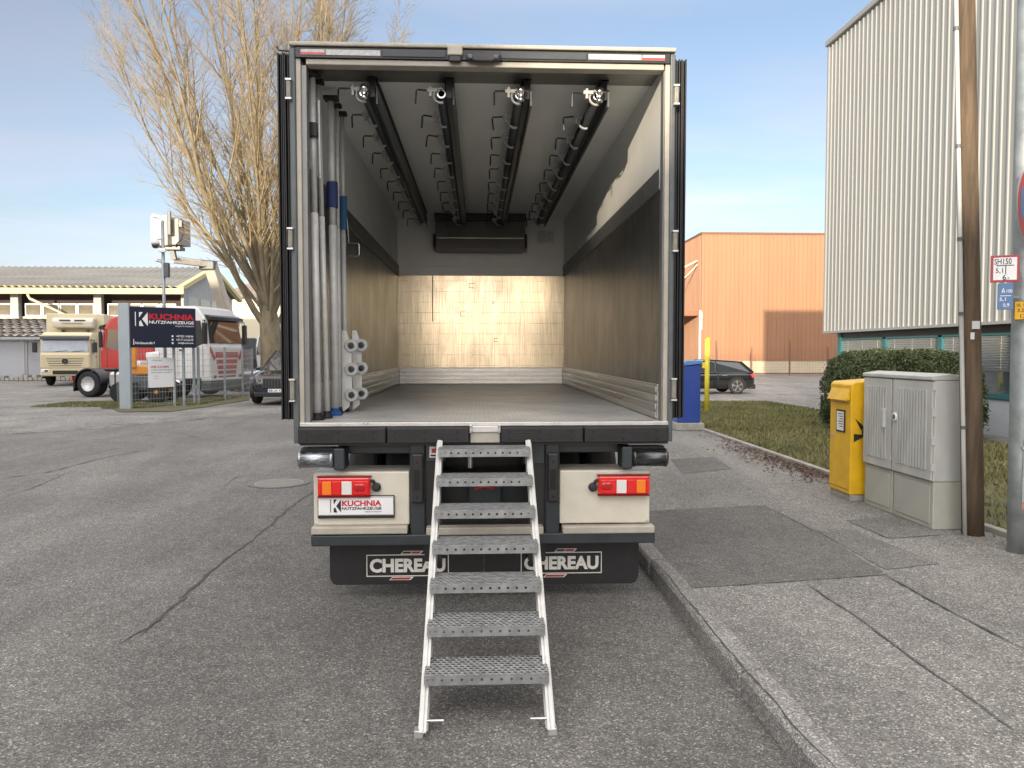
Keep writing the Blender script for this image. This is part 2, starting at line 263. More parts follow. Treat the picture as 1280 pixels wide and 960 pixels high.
def tread_mat():
    """galvanised sheet with a staggered grid of raised holes in object xy"""
    m = bpy.data.materials.new('perforated galvanised sheet'); m.use_nodes = True; t = m.node_tree; b = t.nodes['Principled BSDF']; o = t.nodes['Material Output']
    n = t.nodes.new; l = t.links.new
    def mth(op, a, bb=None):
        q = n('ShaderNodeMath'); q.operation = op
        for i, x in enumerate((a, bb)):
            if x is None: continue
            if isinstance(x, (int, float)): q.inputs[i].default_value = x
            else: l(x, q.inputs[i])
        return q.outputs[0]
    c = n('ShaderNodeTexCoord'); s = n('ShaderNodeSeparateXYZ'); l(c.outputs['Object'], s.inputs[0])
    P = .030; Q = .026
    row = mth('FLOOR', mth('DIVIDE', s.outputs[1], Q)); odd = mth('MULTIPLY', mth('MODULO', mth('ABSOLUTE', row), 2), P/2)
    fx = mth('SUBTRACT', mth('FLOORED_MODULO', mth('ADD', s.outputs[0], odd), P), P/2)
    fy = mth('SUBTRACT', mth('FLOORED_MODULO', s.outputs[1], Q), Q/2)
    d = mth('SQRT', mth('ADD', mth('MULTIPLY', fx, fx), mth('MULTIPLY', fy, fy)))
    nz = n('ShaderNodeTexNoise'); nz.inputs['Scale'].default_value = 22; nz.inputs['Detail'].default_value = 6; l(c.outputs['Object'], nz.inputs['Vector'])
    r = n('ShaderNodeValToRGB'); l(nz.outputs[0], r.inputs[0]); r.color_ramp.elements[0].position = .35; r.color_ramp.elements[0].color = (.24, .25, .255, 1); r.color_ramp.elements[1].position = .68; r.color_ramp.elements[1].color = (.46, .47, .47, 1)
    l(r.outputs[0], b.inputs['Base Color']); b.inputs['Metallic'].default_value = .35; b.inputs['Roughness'].default_value = .5
    hgt = n('ShaderNodeMapRange'); l(d, hgt.inputs[0]); hgt.inputs[1].default_value = .013; hgt.inputs[2].default_value = .005; hgt.interpolation_type = 'SMOOTHSTEP'
    bp = n('ShaderNodeBump'); bp.inputs['Distance'].default_value = .012; bp.inputs['Strength'].default_value = 1; l(hgt.outputs[0], bp.inputs['Height']); l(bp.outputs[0], b.inputs['Normal'])
    tr = n('ShaderNodeBsdfTransparent'); mx = n('ShaderNodeMixShader'); l(mth('LESS_THAN', d, .0052), mx.inputs[0]); l(b.outputs[0], mx.inputs[1]); l(tr.outputs[0], mx.inputs[2]); l(mx.outputs[0], o.inputs[0])
    return m
M['tread'] = tread_mat()

# ------------------------------------------------------------------ mesh helpers
ORG = {}
def tag(o, label=None, cat=None, group=None, kind=None):
    if label: o['label'] = label
    if cat: o['category'] = cat
    if group: o['group'] = group
    if kind: o['kind'] = kind
    return o
def thing(name, loc, label, cat, group=None, local=False, rz=0):
    o = bpy.data.objects.new(name, None); COL.objects.link(o); o.location = loc; o.rotation_euler.z = rz; o.empty_display_size = .2
    ORG[o.name] = Vector((0, 0, 0)) if local else Vector(loc)
    return tag(o, label, cat, group)
def copy_tree(o, parent=None):
    c = o.copy(); COL.objects.link(c); c.parent = parent
    ORG[c.name] = ORG.get(o.name, Vector((0, 0, 0)))
    for ch in list(o.children): copy_tree(ch, c)
    return c
def V3(*a): return Vector(a)
class MB:
    def __init__(s): s.v = []; s.f = []; s.mi = []; s.cur = 0
    def add(s, vs, fs):
        b = len(s.v); s.v += [tuple(v) for v in vs]; s.f += [tuple(b+i for i in f) for f in fs]; s.mi += [s.cur]*len(fs); return s
    def box(s, x0, x1, y0, y1, z0, z1):
        x0, x1 = sorted((x0, x1)); y0, y1 = sorted((y0, y1)); z0, z1 = sorted((z0, z1))
        return s.add([(x0,y0,z0),(x1,y0,z0),(x1,y1,z0),(x0,y1,z0),(x0,y0,z1),(x1,y0,z1),(x1,y1,z1),(x0,y1,z1)],
                     [(3,2,1,0),(4,5,6,7),(0,1,5,4),(1,2,6,5),(2,3,7,6),(3,0,4,7)])
    def obox(s, c, ax, ay, az):
        c = Vector(c); ax = Vector(ax); ay = Vector(ay); az = Vector(az)
        if ax.cross(ay).dot(az) < 0: ax = -ax
        p = [c+i*ax+j*ay+k*az for k in (-1, 1) for i, j in ((-1,-1),(1,-1),(1,1),(-1,1))]
        return s.add(p, [(3,2,1,0),(4,5,6,7),(0,1,5,4),(1,2,6,5),(2,3,7,6),(3,0,4,7)])
    def beam(s, a, b, w, h, up=(0, 0, 1)):
        a = Vector(a); b = Vector(b); d = (b-a); u = Vector(up); r = d.cross(u).normalized(); u = r.cross(d).normalized()
        return s.obox((a+b)/2, r*w/2, d/2, u*h/2)
    def prism(s, poly, d, o=(0, 0, 0)):
        """closed planar polygon (3-D points) pushed along d"""
        p = [Vector(q) for q in poly]; n = len(p); d = Vector(d)
        nn = Vector((0, 0, 0))
        for i in range(n): nn += p[i].cross(p[(i+1) % n])
        if nn.dot(d) > 0: p.reverse()
        return s.add(p+[q+d for q in p], [tuple(range(n)), tuple(range(2*n-1, n-1, -1))]+[(i, i+n, (i+1) % n+n, (i+1) % n) for i in range(n)])
    def tube(s, pts, r, n=10, cap=True):
        pts = [Vector(p) for p in pts]; m = len(pts); rs = r if isinstance(r, (list, tuple)) else [r]*m
        t0 = (pts[1]-pts[0]).normalized(); a = t0.orthogonal().normalized(); vs = []
        for i, p in enumerate(pts):
            t = (pts[min(i+1, m-1)]-pts[max(i-1, 0)]).normalized()
            a = (a-t*a.dot(t)).normalized(); b = t.cross(a)
            for k in range(n):
                q = 2*PI*k/n; vs.append(p+(a*math.cos(q)+b*math.sin(q))*rs[i])
        fs = [(i*n+k, i*n+(k+1) % n, (i+1)*n+(k+1) % n, (i+1)*n+k) for i in range(m-1) for k in range(n)]
        if cap: fs += [tuple(range(n-1, -1, -1)), tuple(range((m-1)*n, m*n))]
        return s.add(vs, fs)
    def lathe(s, c, axis, prof, n=24):
        """profile [(along, radius)] turned about axis through c"""
        c = Vector(c); t = Vector(axis).normalized(); a = t.orthogonal().normalized(); b = t.cross(a); m = len(prof); vs = []
        for (h, r) in prof:
            for k in range(n):
                q = 2*PI*k/n; vs.append(c+t*h+(a*math.cos(q)+b*math.sin(q))*max(r, 1e-4))
        fs = [(i*n+k, i*n+(k+1) % n, (i+1)*n+(k+1) % n, (i+1)*n+k) for i in range(m-1) for k in range(n)]
        fs += [tuple(range(n-1, -1, -1)), tuple(range((m-1)*n, m*n))]
        return s.add(vs, fs)
    def build(s, name, m, parent=None, bevel=0, smooth=False, sub=0, kind=None, base=False):
        v = np.array(s.v, dtype=float); c = (v.min(0)+v.max(0))/2
        if base: c[2] = v[:, 2].min()
        me = bpy.data.meshes.new(name)
        me.from_pydata([tuple(x) for x in (v-c)], [], s.f)
        ms = m if isinstance(m, (list, tuple)) else [m]
        for q in ms: me.materials.append(q)
        if len(ms) > 1: me.polygons.foreach_set('material_index', s.mi)
        if smooth: me.polygons.foreach_set('use_smooth', [True]*len(me.polygons))
        me.validate(); me.update()
        o = bpy.data.objects.new(name, me); COL.objects.link(o)
        if smooth == 'auto':
            pass
        if bevel:
            md = o.modifiers.new('bevel', 'BEVEL'); md.width = bevel; md.segments = 2; md.limit_method = 'ANGLE'; md.angle_limit = R(35)
            md.harden_normals = False
        if sub:
            md = o.modifiers.new('sub', 'SUBSURF'); md.levels = sub; md.render_levels = sub
        c = Vector(c)
        if parent is not None:
            o.parent = parent; o.location = c-ORG[parent.name]
        else: o.location = c
        ORG[o.name] = c
        if kind: o['kind'] = kind
        return o
def box(name, m, parent, x0, x1, y0, y1, z0, z1, bevel=0, kind=None): return MB().box(x0, x1, y0, y1, z0, z1).build(name, m, parent, bevel, kind=kind)
def structure(name, mb, m, **k): return mb.build(name, m, kind='structure', **k)

def text_geo(body, w, h, c, xd, ud, depth=.002, bold=0., shear=0., spacing=1.):
    """flat lettering as mesh data, fitted to w x h, centred at c"""
    cu_ = bpy.data.curves.new('t', 'FONT'); cu_.body = body; cu_.size = 1; cu_.extrude = 0; cu_.offset = bold; cu_.shear = shear; cu_.resolution_u = 3; cu_.space_character = spacing
    cu_.align_x = 'CENTER'; cu_.space_line = 1.1
    ob = bpy.data.objects.new('t', cu_); me = bpy.data.meshes.new_from_object(ob)
    v = np.array([q.co[:] for q in me.vertices]); fs = [tuple(p.vertices) for p in me.polygons]
    bpy.data.objects.remove(ob); bpy.data.curves.remove(cu_); bpy.data.meshes.remove(me)
    lo = v.min(0); hi = v.max(0); sx = w/(hi[0]-lo[0]); sy = h/(hi[1]-lo[1])
    c = Vector(c); xd = Vector(xd).normalized(); ud = Vector(ud).normalized(); nd = xd.cross(ud)
    P = [c+xd*((q[0]-(lo[0]+hi[0])/2)*sx)+ud*((q[1]-(lo[1]+hi[1])/2)*sy)+nd*depth for q in v]
    return P, fs
def flat_poly(mb, pts, c, xd, ud, depth):
    c = Vector(c); xd = Vector(xd).normalized(); ud = Vector(ud).normalized(); nd = xd.cross(ud)
    P = [c+xd*a+ud*b+nd*depth for a, b in pts]
    area = sum(pts[i][0]*pts[(i+1) % len(pts)][1]-pts[(i+1) % len(pts)][0]*pts[i][1] for i in range(len(pts)))
    f = tuple(range(len(P))) if area > 0 else tuple(range(len(P)-1, -1, -1))
    mb.add(P, [f])

def logo(parent, c, xd, ud, W, Hh, cred, cword, csmall, depth=.003):
    """split K mark + red word + second line + small line; W x Hh overall"""
    c = Vector(c); xd = Vector(xd).normalized(); ud = Vector(ud).normalized()
    k = MB(); 
    x0 = -W/2; kw = W*.21
    def P(a, b): return (x0+a*kw, (b-.5)*Hh)
    flat_poly(k, [P(0, 0), P(.07, 0), P(.07, 1), P(0, 1)], c, xd, ud, depth)
    flat_poly(k, [P(.32, 1), P(.62, 1), P(.32, .62)], c, xd, ud, depth)
    flat_poly(k, [P(.32, 0), P(.32, .3), P(.45, .42), P(.66, 0)], c, xd, ud, depth)
    flat_poly(k, [P(.55, .5), P(1, 0), P(1, 1)], c, xd, ud, depth)
    k.build('logo_mark', cword, parent)
    tw = W*.77; cx = W/2-tw/2
    for body, m, yy, hh, ww, bold in (('KUCHNIA', cred, .70, .44, tw, .035), ('NUTZFAHRZEUGE', cword, .30, .22, tw, .02), ('import-export', csmall, .03, .15, tw*.42, 0)):
        q = MB(); q.add(*text_geo(body, ww, Hh*hh, c+xd*(W/2-ww/2)+ud*((yy-.5)*Hh), xd, ud, depth, bold)); q.build('lettering', m, parent)

# ------------------------------------------------------------------ ground
def sheet(name, pts, z, m, kind='structure'):
    mb = MB(); P = [(x, y, z) for x, y in pts]
    a = sum(P[i][0]*P[(i+1) % len(P)][1]-P[(i+1) % len(P)][0]*P[i][1] for i in range(len(P)))
    mb.add(P, [tuple(range(len(P))) if a > 0 else tuple(range(len(P)-1, -1, -1))])
    return mb.build(name, m, kind=kind)
sheet('ground', [(-600, -300), (600, -300), (600, 900), (-600, 900)], -.012, M['yard'])
sheet('road', [(-40, -80), (1.40, -80), (1.40, 22.6), (-5.2, 22.6), (-9.2, 17.2), (-10.3, 16.6), (-40, 16.0)], 0, M['road'])
WZ = .12
sheet('pavement', [(1.47, -60), (4.64, -60), (4.64, 18.0), (4.9, 22.5), (1.47, 22.5)], WZ, M['walk'])
structure('pavement_base', MB().box(1.47, 4.64, -60, 22.5, -.05, WZ-.006), M['concrete'])
k = MB(); y = -6.0; random.seed(3)
while y < 24:
    ln = random.uniform(.85, 1.1); dx = random.uniform(-.006, .006)
    x0, x1 = 1.335+dx, 1.475
    k.prism([(x0, y, -.05), (x1, y, -.05), (x1, y, WZ+.006), (x0+.02, y, WZ+.006), (x0+.002, y, WZ-.02)], (0, ln-.012, 0)); y += ln
structure('kerb', k, M['kerb'], bevel=.012)
k = MB(); y = -2.
while y < 24:
    k.box(4.62, 4.70, y, y+.985, -.05, WZ+.05); y += 1.0
structure('lawn_kerb', k, M['concrete'], bevel=.01)
def poly_px(name, pp, z, m):
    q0_ = [G(px, py, z) for px, py in pp]; q = []; rj = random.Random(len(pp)+int(pp[0][0]))
    for a_, b_ in zip(q0_, q0_[1:]+q0_[:1]):
        n_ = max(1, int((b_-a_).length/.05)); q += [a_.lerp(b_, i/n_)+Vector((rj.uniform(-.008, .008), rj.uniform(-.008, .008), 0)) for i in range(n_)]
    sheet(name, [(a.x, a.y) for a in q], z, m)
poly_px('asphalt_patch', [(770, 641), (955, 631), (1023, 664), (1108, 718), (867, 735), (815, 700)], WZ+.004, M['patchd'])
poly_px('asphalt_patch', [(1023, 664.5), (1068, 662), (1173, 704.5), (1107, 712)], WZ+.004, M['patchm'])
poly_px('asphalt_patch', [(838, 574), (892, 571), (916, 586), (853, 592)], WZ+.004, M['patchd'])
poly_px('asphalt_patch', [(1057, 650), (1120, 645), (1180, 668), (1112, 673)], WZ+.004, M['patchm'])
def crack(pp, z, wd, m='tar', seed=1, jit=.02, name='asphalt_crack'):
    rr = random.Random(seed); P = [G(px, py, z) for px, py in pp]; pts = []
    for a, b in zip(P[:-1], P[1:]):
        n = max(2, int((b-a).length/.07))
        for i in range(n): pts.append(a.lerp(b, i/n))
    pts.append(P[-1]); vs = []; n = len(pts)
    off = 0
    for i, p in enumerate(pts):
        d = (pts[min(i+1, n-1)]-pts[max(i-1, 0)]).normalized(); s = Vector((-d.y, d.x, 0))
        off = off*.7+rr.uniform(-jit, jit); wv = wd*rr.choice((.08, .35, .6, .9) if seed not in (9, 10, 2, 21) else (.45, .7, .95))*rr.uniform(.6, 1.1)*.5*min(1, (i+1)/4, (n-i)/4)
        vs += [p+s*(off-wv), p+s*(off+wv)]
    mb = MB(); mb.add(vs, [(2*i+1, 2*i, 2*i+2, 2*i+3) for i in range(n-1)]); mb.build(name, M[m], kind='structure')
Z1 = .005; Z2 = WZ+.008
crack([(150, 806), (215, 762), (268, 715), (325, 664), (392, 612)], Z1, .03, seed=2)
crack([(168, 797), (215, 760), (262, 716)], Z1+.002, .02, seed=12)
crack([(0, 598), (60, 590), (130, 572), (185, 562)], Z1, .05, seed=3)
crack([(0, 622), (40, 610), (90, 588)], Z1, .03, seed=4)
crack([(120, 553), (240, 549), (360, 553)], Z1, .03, seed=5)
crack([(170, 545), (225, 541), (250, 548)], Z1, .05, seed=6)
crack([(272, 614), (297, 595), (392, 593)], Z1, .03, seed=7, jit=.01)
crack([(272, 614), (390, 614)], Z1, .02, seed=8, jit=.01)
crack([(1107, 718), (1190, 765), (1282, 811)], Z2, .024, seed=9, jit=.004)
crack([(1008, 729), (1060, 762), (1120, 806), (1175, 845), (1282, 922)], Z2, .022, 'patchd', seed=10, jit=.005)
crack([(867, 735), (1108, 718)], Z2, .012, seed=11, jit=.004)
crack([(955, 631), (1016, 663), (1068, 660)], Z2, .012, seed=13, jit=.006)
crack([(885, 594), (912, 610), (1035, 600)], Z2, .012, seed=14, jit=.006)
crack([(842, 597), (864, 614), (912, 610)], Z2, .010, seed=15, jit=.005)
crack([(770, 641), (955, 631)], Z2, .012, seed=16, jit=.004)
crack([(880, 547), (950, 588)], Z2, .010, seed=17, jit=.006)
crack([(858, 556), (912, 566), (945, 563)], Z2, .012, seed=18, jit=.006)
crack([(1057, 650), (1112, 673), (1178, 668)], Z2, .010, seed=19, jit=.005)
crack([(818, 700), (990, 905), (1047, 960)], Z2, .018, seed=21, jit=.006)
crack([(0, 543.5), (150, 532), (355, 515)], Z1, .12, 'tar', seed=20, jit=.02, name='yard_gutter')
crack([(0, 541), (150, 529.5), (355, 513)], Z1, .10, 'kerb', seed=24, jit=.01, name='yard_kerb')
# manhole cover
c = G(349, 604, 0)
mh = thing('manhole_cover', (c.x, c.y, 0), 'round cast iron manhole cover set in the left road', 'manhole cover')
MB().lathe((c.x, c.y, .003), (0, 0, 1), [(0, .40), (.006, .40), (.006, .33), (.003, .33)], 40).build('frame', mat('cast iron', (.17, .165, .16), .7, .3, var=.2, vscale=30), mh)
k = MB().lathe((c.x, c.y, .003), (0, 0, 1), [(0, .32), (.006, .32)], 40)
for i in range(-6, 7): 
    hw = math.sqrt(max(.01, .29**2-(i*.045)**2)); k.box(c.x-hw, c.x+hw, c.y+i*.045-.012, c.y+i*.045+.012, .008, .0125)
k.build('cover', mat('worn iron', (.30, .29, .27), .6, .4, var=.2, vscale=30), mh)

# lawn
sheet('lawn', [(4.70, -8), (9.8, -8), (9.8, 21.5), (9.4, 24.3), (7.6, 24.6), (6.2, 22.6), (5.2, 21.6), (4.70, 18)], WZ+.02, M['grassb'])
structure('gravel_strip', MB().box(9.3, 9.95, -8, 21.6, 0, WZ+.03), M['walk'])
def blades(name, regions, n, h0, h1, m, z, label, wd=.006):
    vs = []; fs = []
    for (x0, x1, y0, y1), cnt in regions:
        X = rng.uniform(x0, x1, cnt); Y = rng.uniform(y0, y1, cnt); A = rng.uniform(0, 2*PI, cnt); Hh = rng.uniform(h0, h1, cnt); Ln = rng.uniform(0, .8, cnt)
        for x, y, a, h, l in zip(X, Y, A, Hh, Ln):
            b = len(vs); ca, sa = math.cos(a), math.sin(a); wq = wd*(1+abs(y)/12)
            vs += [(x-ca*wq, y-sa*wq, z), (x+ca*wq, y+sa*wq, z), (x-sa*h*l, y+ca*h*l, z+h)]; fs.append((b, b+1, b+2))
    mb = MB(); mb.v = vs; mb.f = fs; mb.mi = [0]*len(fs); o = mb.build(name, m); tag(o, label, 'grass', kind='stuff'); return o
blades('grass', [((4.72, 9.2, 2, 9), 14000), ((4.72, 9.2, 9, 16), 22000), ((4.72, 9.4, 16, 21.5), 22000), ((6.3, 9.3, 21.5, 24.2), 7000)], 0, .025, .075, M['grass'], WZ+.02, 'short winter grass of the lawn beside the footpath')
# left verge
gp = [G(118, 501, 0), G(150, 515, 0), G(215, 514, 0), G(262, 508, 0), G(312, 500, 0), G(310, 493, 0), G(262, 497, 0), G(200, 500, 0)]
sheet('verge', [(a.x, a.y) for a in gp], .006, M['grassb'])
blades('verge_grass', [((-11.7, -10.2, 24.0, 25.6), 5000), ((-10.2, -9.2, 25.2, 29.5), 7000), ((-14.2, -11.5, 24.7, 27), 5000)], 0, .02, .07, M['grass'], .006, 'thin grass along the foot of the mesh fence')
# dead leaves by the lawn kerb
vs = []; fs = []
for i in range(1500):
    y = rng.normal(10.6, 1.5); x = 4.6-abs(rng.normal(0, .16))*(1+.6*(9 < y < 13)); a = rng.uniform(0, 6.28); s_ = rng.uniform(.012, .03); z = WZ+.008+rng.uniform(0, .02)
    b = len(vs); vs += [(x+math.cos(a)*s_, y+math.sin(a)*s_, z), (x-math.sin(a)*s_*.6, y+math.cos(a)*s_*.6, z+rng.uniform(0, .02)), (x-math.cos(a)*s_, y-math.sin(a)*s_, z), (x+math.sin(a)*s_*.6, y-math.cos(a)*s_*.6, z+rng.uniform(0, .02))]; fs.append((b, b+1, b+2, b+3))
mb = MB(); mb.v = vs; mb.f = fs; mb.mi = [0]*len(fs); tag(mb.build('leaf_litter', M['litter']), 'reddish brown dead leaves lying along the lawn kerb', 'leaves', kind='stuff')

# ------------------------------------------------------------------ grey hall on the right
FX = 9.9; YC = 21.35; ZT = 10.35; ZB = 2.34
gb = thing('industrial_building', (FX, YC, 0), 'tall hall clad in pale grey ribbed sheet above a teal framed window band', 'building')
k = MB(); y = YC; px_ = []
while y > -14:
    px_ += [(FX, y), (FX, y-.13), (FX-.022, y-.150), (FX-.022, y-.188), (FX, y-.205)]; y -= .213
pts = px_; n = len(pts)
k.add([(x, yy, ZB) for x, yy in pts]+[(x, yy, ZT) for x, yy in pts], [(i, i+1, n+i+1, n+i) for i in range(n-1)])
pts = [(FX, YC)]; x = FX
q = []
while x < 40:
    q += [(x, YC), (x+.13, YC), (x+.142, YC+.035), (x+.193, YC+.035), (x+.205, YC)]; x += .213
n = len(q); k.add([(a, b, ZB) for a, b in q]+[(a, b, ZT) for a, b in q], [(i+1, i, n+i, n+i+1) for i in range(n-1)])
k.build('cladding', M['clad'], gb)
k = MB().box(FX-.10, 40, -14, YC+.10, ZT, ZT+.16); k.build('roof_trim', M['clads'], gb, bevel=.02)
MB().box(FX-.05, 40, -14, YC+.05, ZB-.06, ZB).build('drip_trim', M['clads'], gb)
MB().box(FX-.045, FX+.02, YC-.02, YC+.045, ZB, ZT).build('corner_trim', M['clads'], gb)
LX = FX+.25
MB().box(LX+.35, 39.5, -13.5, YC-.7, .1, ZB).build('dim_interior', M['int'], gb)
MB().box(LX, LX+.3, -13.8, YC-.35, 0, .84).box(LX, 39, YC-.65, YC-.35, 0, .84).build('base_wall', M['render'], gb)
MB().box(LX, LX+.3, -13.8, YC-.35, ZB-.22, ZB-.06).build('window_head', M['blackp'], gb)
ys = [YC-.40]+[18.6-2.3*i for i in range(0, 15)]
for i in range(len(ys)-1):
    b0, b1 = ys[i+1], ys[i]
    fr = MB(); z0, z1 = .84, ZB-.22
    for a, b in ((b0, b0+.07), (b1-.07, b1)): fr.box(LX-.02, LX+.10, a, b, z0, z1)
    fr.box(LX-.04, LX+.10, b0, b1, z0, z0+.09); fr.box(LX-.02, LX+.10, b0, b1, z1-.04, z1)
    w_ = fr.build('window', M['teal'], gb)
    MB().box(LX+.06, LX+.07, b0+.07, b1-.07, z0+.09, z1-.04).build('pane', mat('window glass', (.10, .12, .13), .05, spec=.9, coat=1), w_)
    sl_ = MB(); zz = z1-.05; stop = z0+.30+.25*((i*7) % 3)*.5
    while zz > stop: sl_.prism([(LX+.012, b0+.09, zz), (LX+.050, b0+.09, zz-.034), (LX+.050, b0+.09, zz-.031), (LX+.012, b0+.09, zz+.003)], (0, b1-b0-.18, 0)); zz -= .052
    for yy in (b0+.4, (b0+b1)/2, b1-.4): sl_.box(LX+.03, LX+.034, yy-.006, yy+.006, stop, z1-.04)
    sl_.build('blind', M['blind'], w_)
MB().box(LX-.03, LX+.27, YC-.50, YC-.30, 0, ZB-.06).build('corner_post', M['teal'], gb)
# ------------------------------------------------------------------ orange hall
OX, OY, OZ = 17.45, 59., 10.95
ob_ = thing('warehouse', (OX, OY, 0), 'orange ribbed metal warehouse on a cream block plinth beyond the car park', 'building')
k = MB(); x = OX; q = []
while x < 60: q += [(x, OY), (x+.2, OY), (x+.22, OY-.045), (x+.31, OY-.045), (x+.33, OY)]; x += .34
n = len(q); k.add([(a, b, 1.05) for a, b in q]+[(a, b, OZ) for a, b in q], [(i, i+1, n+i+1, n+i) for i in range(n-1)])
y = OY; q = []
while y < 110: q += [(OX, y), (OX, y+.2), (OX-.045, y+.22), (OX-.045, y+.31), (OX, y+.33)]; y += .34
n = len(q); k.add([(a, b, 1.05) for a, b in q]+[(a, b, OZ) for a, b in q], [(i+1, i, n+i, n+i+1) for i in range(n-1)])
k.build('cladding', M['oclad'], ob_)
MB().box(OX-.08, 60, OY-.10, 110, OZ, OZ+.14).build('roof_trim', mat('brown trim', (.20, .10, .06), .5), ob_)
pl = MB().box(OX+.03, 60, OY+.02, 109, -.01, 1.05).build('plinth', M['plinth'], ob_)
MB().box(OX-.06, OX+.06, OY-.1, OY+.02, 3.5, 4.9).build('downpipe', M['aluw'], ob_)
MB().tube([(OX-.12, OY-.1, 0), (OX-.12, OY-.1, 5.0)], .09, 8).build('post', M['aluw'], ob_)
MB().box(12.8, OX-.06, 59.6, 68, 4.62, 5.0).build('canopy', mat('canopy brown', (.30, .13, .07), .6), ob_)
k = MB().tube([(OX-.05, 60, 9.0), (14.6, 60, 7.6)], .07, 6).tube([(OX-.05, 60, 8.7), (13.9, 60.2, 5.0)], .05, 6); k.build('tie_rod', M['farw'], ob_)
MB().box(13, OX-.3, 67, 67.3, 0, 4.6).build('dock_wall', mat('tan panels', (.50, .33, .17), .7), ob_)
# fence in front
fe = thing('chain_link_fence', (18, 56, 0), 'low brown mesh fence in front of the orange warehouse', 'fence')
k = MB()
for i in range(17): k.tube([(14.5, 56, .1+i*.12), (29, 56, .1+i*.12)], .006, 4, False)
for i in range(70): k.tube([(14.5+i*.207, 56, .05), (14.5+i*.207, 56, 2.0)], .004, 4, False)
k.tube([(14.5, 56, .15), (29, 56, .15)], .05, 5)
k.build('mesh_panel', mat('brown wire', (.22, .10, .07), .6), fe)
for i, x in enumerate((14.6, 17.7, 20.4, 23.3, 26.2, 29)): MB().tube([(x, 56, 0), (x, 56, 2.1+.5*(i % 2))], .06, 8).build('post', MATS['brown wire'], fe)
# ------------------------------------------------------------------ left hall
hx0, hx1, hy0, hy1 = -75, -21.6, 57, 68
lh = thing('depot_hall', (hx1, hy0, 0), 'long depot hall with a grey corrugated roof and cream eaves', 'building')
ridge = 8.5; ez = 6.35
k = MB()
def corr(x0, x1, ya, za, yb, zb, step, amp):
    n = int((x1-x0)/step); xs = [x0+i*step/2 for i in range(2*n+1)]
    vs = [(x, ya, za+(amp if i % 2 else 0)) for i, x in enumerate(xs)]+[(x, yb, zb+(amp if i % 2 else 0)) for i, x in enumerate(xs)]
    m_ = len(xs); return vs, [(i, i+1, m_+i+1, m_+i) for i in range(m_-1)]
k.add(*corr(hx0, hx1+.5, hy0-1.2, ez, (hy0+hy1)/2, ridge, .5, .10)); k.add(*corr(hx0, hx1+.5, (hy0+hy1)/2, ridge, hy1+1, ez, .5, .10)); k.build('roof', M['roofc'], lh)
k = MB().box(hx0, hx1+.5, hy0-1.35, hy0-1.15, ez-.45, ez-.04); k.build('eave_board', M['eave'], lh)
k = MB().add(*corr(hx0, hx1+.3, hy0-1.3, ez-.02, hy0+.6, ez+.42, .5, .12)); k.build('eave_sheet', M['eave'], lh)
k = MB(); ym = (hy0+hy1)/2
k.prism([(hx1, hy0, 0), (hx1, hy1, 0), (hx1, hy1, ez-.1), (hx1, ym, ridge-.15), (hx1, hy0, ez-.1)], (-.2, 0, 0)); k.build('gable_wall', M['hallw'], lh)
k = MB().beam((hx1+.3, hy0-1.3, ez-.02), (hx1+.3, ym, ridge-.05), .4, .30); k.beam((hx1+.3, ym, ridge-.05), (hx1+.3, hy1+1.3, ez), .4, .30); k.build('verge_board', M['eave'], lh)
box('wall', M['hallw'], lh, hx0, hx1-.21, hy0, hy0+.2, 0, 4.15); box('recess', M['brown'], lh, hx0, hx1-.21, hy0+.9, hy0+1, 4.15, 6.2)
box('sill_wall', M['farw'], lh, hx0, hx1-.21, hy0+.3, hy0+.5, 4.15, 4.35)
x = hx0
while x < hx1-3:
    for j in range(4):
        xx = x+.6+j*1.25
        w_ = MB().box(xx, xx+1.18, hy0+.25, hy0+.35, 4.35, 4.45).box(xx, xx+.07, hy0+.25, hy0+.35, 4.45, 5.2).box(xx+1.11, xx+1.18, hy0+.25, hy0+.35, 4.45, 5.2).box(xx, xx+1.18, hy0+.25, hy0+.35, 5.2, 5.3).build('window', M['white'], lh)
        MB().box(xx+.07, xx+1.11, hy0+.29, hy0+.31, 4.45, 5.2).build('pane', mat('hall glass', (.20, .18, .13), .08, spec=.9, coat=1, var=.5, vscale=.8), w_)
    MB().box(x-.25, x+.3, hy0-.05, hy0+.4, 4.0, 6.2).build('pillar', M['hallw'], lh)
    x += 5.9
for yy in range(4): MB().box(hx1+.001, hx1+.03, hy0+.8+yy*2.5, hy0+2.9+yy*2.5, 4.2, 5.9).build('window', mat('gable glass', (.30, .33, .35), .2), lh)
MB().tube([(-32, hy0-1.3, ez-.5), (-31.9, hy0-1.2, ez-.8), (-30, hy0-.1, ez-1.9), (-30, hy0-.1, 0)], .1, 8).build('downpipe', M['farw'], lh)
# lean-to
ls = thing('lean_to_shed', (-40, 49, 0), 'low grey rendered annex with a dark tiled roof and a grey door', 'building')
k = MB(); nrow = 9
for r_ in range(nrow):
    ya = 48.3+(57-48.3)*r_/nrow; yb = 48.3+(57-48.3)*(r_+1)/nrow; za = 2.72+(4.1-2.72)*r_/nrow; zb = 2.72+(4.1-2.72)*(r_+1)/nrow
    k.add(*corr(-74, -23, ya, za+.08, yb, zb, .6, .10))
k.build('roof', M['tile'], ls)
box('gutter', M['clads'], ls, -74, -23, 48.15, 48.3, 2.52, 2.68)
box('wall', M['shed'], ls, -74, -23.3, 49, 49.2, 0, 2.7)
box('door', mat('grey door', (.40, .41, .43), .6), ls, -30.4, -28.4, 48.93, 49, .05, 2.4)
box('door_frame', M['clads'], ls, -30.55, -28.25, 48.96, 49, .02, 2.5)
k = MB(); random.seed(5)
for i in range(46): x = -33.5+i*.28; h = random.uniform(.15, .4); k.box(x, x+.24, 47.9, 48.4, 0, h); 
